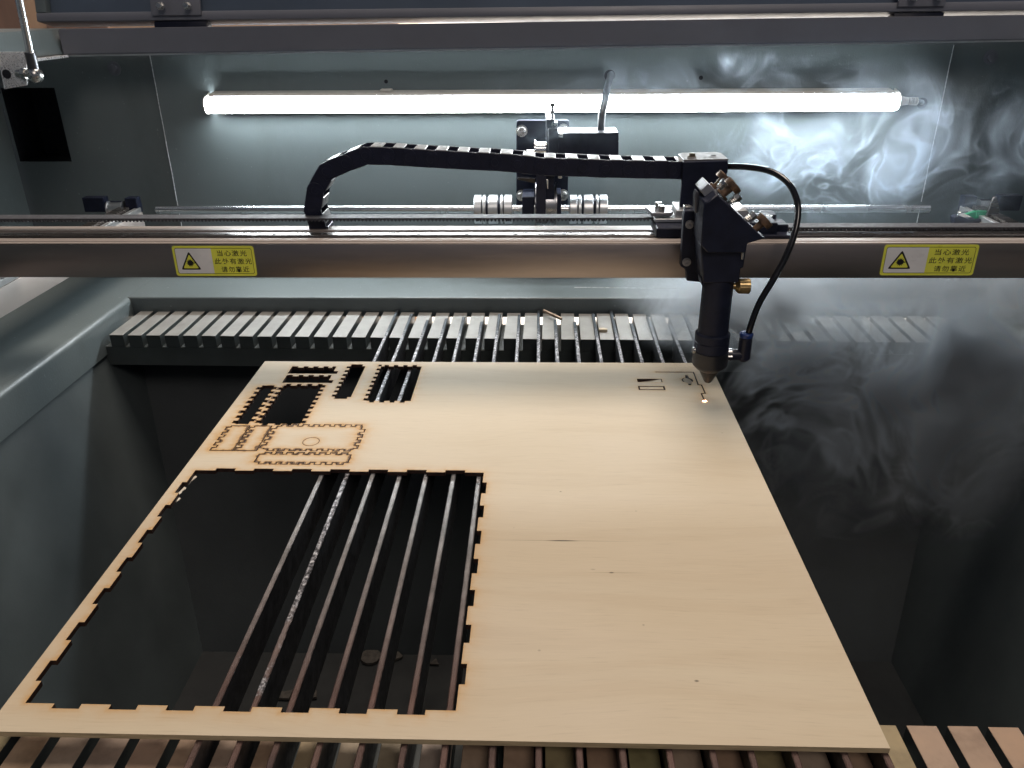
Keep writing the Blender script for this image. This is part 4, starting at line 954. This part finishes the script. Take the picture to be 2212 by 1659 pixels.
# air hose and its elbow fitting
hs = thing('air_hose', aty(1612, 765, HY), 'black air hose curving from the chain bracket down to a blue-ringed elbow fitting', 'air hose')
pth = [(1560, 357, 692), (1574, 359.5, 690), (1612, 361, 676), (1659, 368.5, 660), (1694, 387, 645), (1715, 415, 634), (1724, 452, 625), (1717, 502, 617), (1697, 555, 611), (1669, 606, 606), (1640, 655, 603), (1622, 702, 601), (1614, 735, 601)]
bm = B(); tube(bm, [aty(x, y, Y) for x, y, Y in pth], 2.55, 18); obj('hose', bm, hose_m, hs)
ez = 42.; ex = aty(1603, 765, HY).x+1.5
bm = B(); rod(bm, (ex, HY, ez-4), (ex, HY, 57.5), 5.1, 24, ch=1.); turn(bm, (HX+13.4, HY, ez), (1, 0, 0), [(0, 4.6), (ex-HX-13.4, 4.6)], 24)
bmesh.ops.create_uvsphere(bm, u_segments=24, v_segments=14, radius=5.1, matrix=Matrix.Translation((ex, HY, ez-1))); obj('elbow_fitting', bm, black_pl, hs)
bm = B(); turn(bm, (HX+13.2, HY, ez), (1, 0, 0), [(0, 5), (3.2, 5)], 6); obj('hex_nut', bm, screwm, hs)
bm = B(); turn(bm, (ex, HY, 57.5), (0, 0, 1), [(0, 5.2), (2.6, 5.5), (3.4, 4.9), (3.4, 3.2)], 28); obj('blue_collar', bm, blue_pl, hs)

# ================================================================== THE ROOM BEHIND
rw = B(); box(rw, -4000, 4500, 4500, 4520, -1000, 3200, 0); o = obj('room_wall', rw, room_white); o['kind'] = 'structure'
rf = B(); box(rf, -4000, 4500, -2500, 4500, -1010, -1000, 0); o = obj('room_floor', rf, room_floor_m); o['kind'] = 'structure'
cp = thing('cupboard', (-1700, 3000, -1000), 'tan wooden cupboard in the room behind the machine at the top left', 'cupboard')
xc0 = aty(60, 30, 3000).x
bm = B(); box(bm, -3000, aty(860, 50, 3000).x, 3000, 3500, -1000, aty(60, 44, 3000).z+900, 2); obj('cupboard_body', bm, tan_wood, cp)
for x0, x1 in ((-40, 45), (95, 230)):
    bm = B(); a_ = aty(x0, 20, 2996).x; b_ = aty(x1, 20, 2996).x; box(bm, a_, b_, 2985, 2999, -900, 1100, 3); obj('cupboard_door', bm, brown_wood, cp)
SMOKES = [
 ('smoke', (-60, 815, 12), (600, 945, 262), 1.4,
  [((245, 868, 158), (110, 28, 54), 1.), ((330, 866, 124), (130, 28, 52), 1.), ((220, 878, 215), (270, 26, 46), .42), ((440, 872, 150), (150, 30, 100), .6), ((90, 872, 200), (190, 26, 60), .14)],
  [((330, 870, 120), (240, 60, 100), .006)],
  'bluish wisps of smoke curling in front of the lit back wall at the right', 1.5, 1.0, 30., 120., (.74, .86, 1, 1), .2),
 ('smoke', (70, 400, -280), (640, 840, 100), 2.0,
  [((235, 725, 30), (180, 34, 55), 1.25), ((330, 650, -40), (240, 32, 145), 2.2), ((222, 655, -6), (60, 36, 60), 1.6), ((450, 700, 45), (180, 36, 70), 1.1)],
  [((330, 775, 45), (320, 60, 50), .12), ((340, 640, -60), (230, 110, 150), .005)],
  'pale smoke drifting over the back rack and down into the hopper at the right', 1.5, 7.0, 26., 330., (.90, .95, 1, 1), .6)]
# ================================================================== SMOKE
# density computed once on a voxel grid (geometry nodes), lit and marched as a real volume
def smoke_object(name, lo, hi, res, blobs, haze, label, fine, seed, thin, dens, tint, aniso):
    vmx = NT(name+'_volume'); vmx.n.remove(vmx.b)
    vs = vmx.new('ShaderNodeVolumePrincipled'); vs.inputs['Color'].default_value = tint; vs.inputs['Anisotropy'].default_value = aniso
    vs.inputs['Density'].default_value = dens; vs.inputs['Density Attribute'].default_value = 'density'
    vmx.ln(vs.outputs[0], vmx.out.inputs['Volume'])
    ng = bpy.data.node_groups.new(name+'_field', 'GeometryNodeTree')
    ng.interface.new_socket('Geometry', in_out='INPUT', socket_type='NodeSocketGeometry'); ng.interface.new_socket('Geometry', in_out='OUTPUT', socket_type='NodeSocketGeometry')
    N, L = ng.nodes, ng.links
    gi, go = N.new('NodeGroupInput'), N.new('NodeGroupOutput')
    def sk(node, key, v):
        if isinstance(v, (int, float, tuple)): node.inputs[key].default_value = v
        else: L.new(v, node.inputs[key])
    def M(op, a, b=0., c=None, clamp=False):
        n = N.new('ShaderNodeMath'); n.operation = op; n.use_clamp = clamp; sk(n, 0, a); sk(n, 1, b)
        if c is not None: sk(n, 2, c)
        return n.outputs[0]
    def V(op, a, b=(0, 0, 0), c=None):
        n = N.new('ShaderNodeVectorMath'); n.operation = op; sk(n, 0, a); sk(n, 1, b)
        if c is not None: sk(n, 2, c)
        return n.outputs['Value'] if op == 'LENGTH' else n.outputs[0]
    def NO(vec, scale, det=2, rough=.5, color=False):
        n = N.new('ShaderNodeTexNoise'); L.new(vec, n.inputs['Vector']); n.inputs['Scale'].default_value = scale; n.inputs['Detail'].default_value = det; n.inputs['Roughness'].default_value = rough
        return n.outputs['Color'] if color else n.outputs[0]
    def MR(v, a, b, c, d, smooth=False):
        n = N.new('ShaderNodeMapRange'); sk(n, 0, v); n.inputs[1].default_value, n.inputs[2].default_value, n.inputs[3].default_value, n.inputs[4].default_value = a, b, c, d
        if smooth: n.interpolation_type = 'SMOOTHSTEP'
        return n.outputs[0]
    pos = N.new('GeometryNodeInputPosition').outputs[0]
    p = V('ADD', pos, (seed*.37+(.045 if seed < 2 else 0), seed*.11, seed*.23))
    warp1 = V('SUBTRACT', NO(p, 5.5*fine, 1, color=True), (.5, .5, .5))
    q = V('MULTIPLY_ADD', warp1, (.36/fine, .36/fine, .36/fine), p)
    warp2 = V('SUBTRACT', NO(q, 15*fine, 1, color=True), (.5, .5, .5))
    q2 = V('MULTIPLY_ADD', warp2, (.12/fine, .12/fine, .12/fine), q)
    rid = M('MULTIPLY', M('ABSOLUTE', M('SUBTRACT', NO(q2, 9*fine, 1.5, .45), .5)), thin)
    rid = M('POWER', M('SUBTRACT', 1., rid, clamp=True), 2.)
    patch = MR(NO(V('ADD', q, (3.3, 1.7, 9.1)), 5*fine, 3, .55), .43, .66, 0, 1, True)
    rid2 = M('MULTIPLY', M('ABSOLUTE', M('SUBTRACT', NO(V('ADD', q2, (7.1, 5.7, 2.1)), 15*fine, 1.5, .45), .5)), thin*.8)
    rid2 = M('POWER', M('SUBTRACT', 1., rid2, clamp=True), 2.)
    body = M('ADD', M('MULTIPLY', M('ADD', rid, M('MULTIPLY', rid2, .5)), M('ADD', patch, .12)), M('MULTIPLY', patch, .16))
    def blobsum(lst):
        tot = None
        for c, r, pw in lst:
            d = V('LENGTH', V('DIVIDE', V('SUBTRACT', pos, tuple(x*.001 for x in c)), tuple(x*.001 for x in r)))
            b_ = MR(d, 1, .25, 0, pw, True); tot = b_ if tot is None else M('ADD', tot, b_)
        return tot
    # fade to nothing before the grid ends
    sep = N.new('ShaderNodeSeparateXYZ'); L.new(pos, sep.inputs[0]); fade = None
    for i in range(3):
        for a, b in ((lo[i], lo[i]+18), (hi[i], hi[i]-(18 if i != 1 else 4))):
            f_ = MR(sep.outputs[i], a*.001, b*.001, 0, 1); fade = f_ if fade is None else M('MULTIPLY', fade, f_)
    den = M('MULTIPLY', M('ADD', M('MULTIPLY', blobsum(blobs), body), blobsum(haze)), fade)
    vc = N.new('GeometryNodeVolumeCube'); L.new(den, vc.inputs['Density'])
    vc.inputs['Min'].default_value = tuple(x*.001 for x in lo); vc.inputs['Max'].default_value = tuple(x*.001 for x in hi)
    for i, k in enumerate('XYZ'): vc.inputs['Resolution '+k].default_value = int((hi[i]-lo[i])/res)
    st_ = N.new('GeometryNodeSetMaterial'); L.new(vc.outputs[0], st_.inputs[0]); st_.inputs['Material'].default_value = vmx.m
    L.new(st_.outputs[0], go.inputs[0])
    me = bpy.data.meshes.new(name); me.materials.append(vmx.m)
    o = bpy.data.objects.new(name, me); scene.collection.objects.link(o)
    md = o.modifiers.new('field', 'NODES'); md.node_group = ng
    o['kind'] = 'stuff'; o['label'] = label; return o
for a in SMOKES: smoke_object(*a)
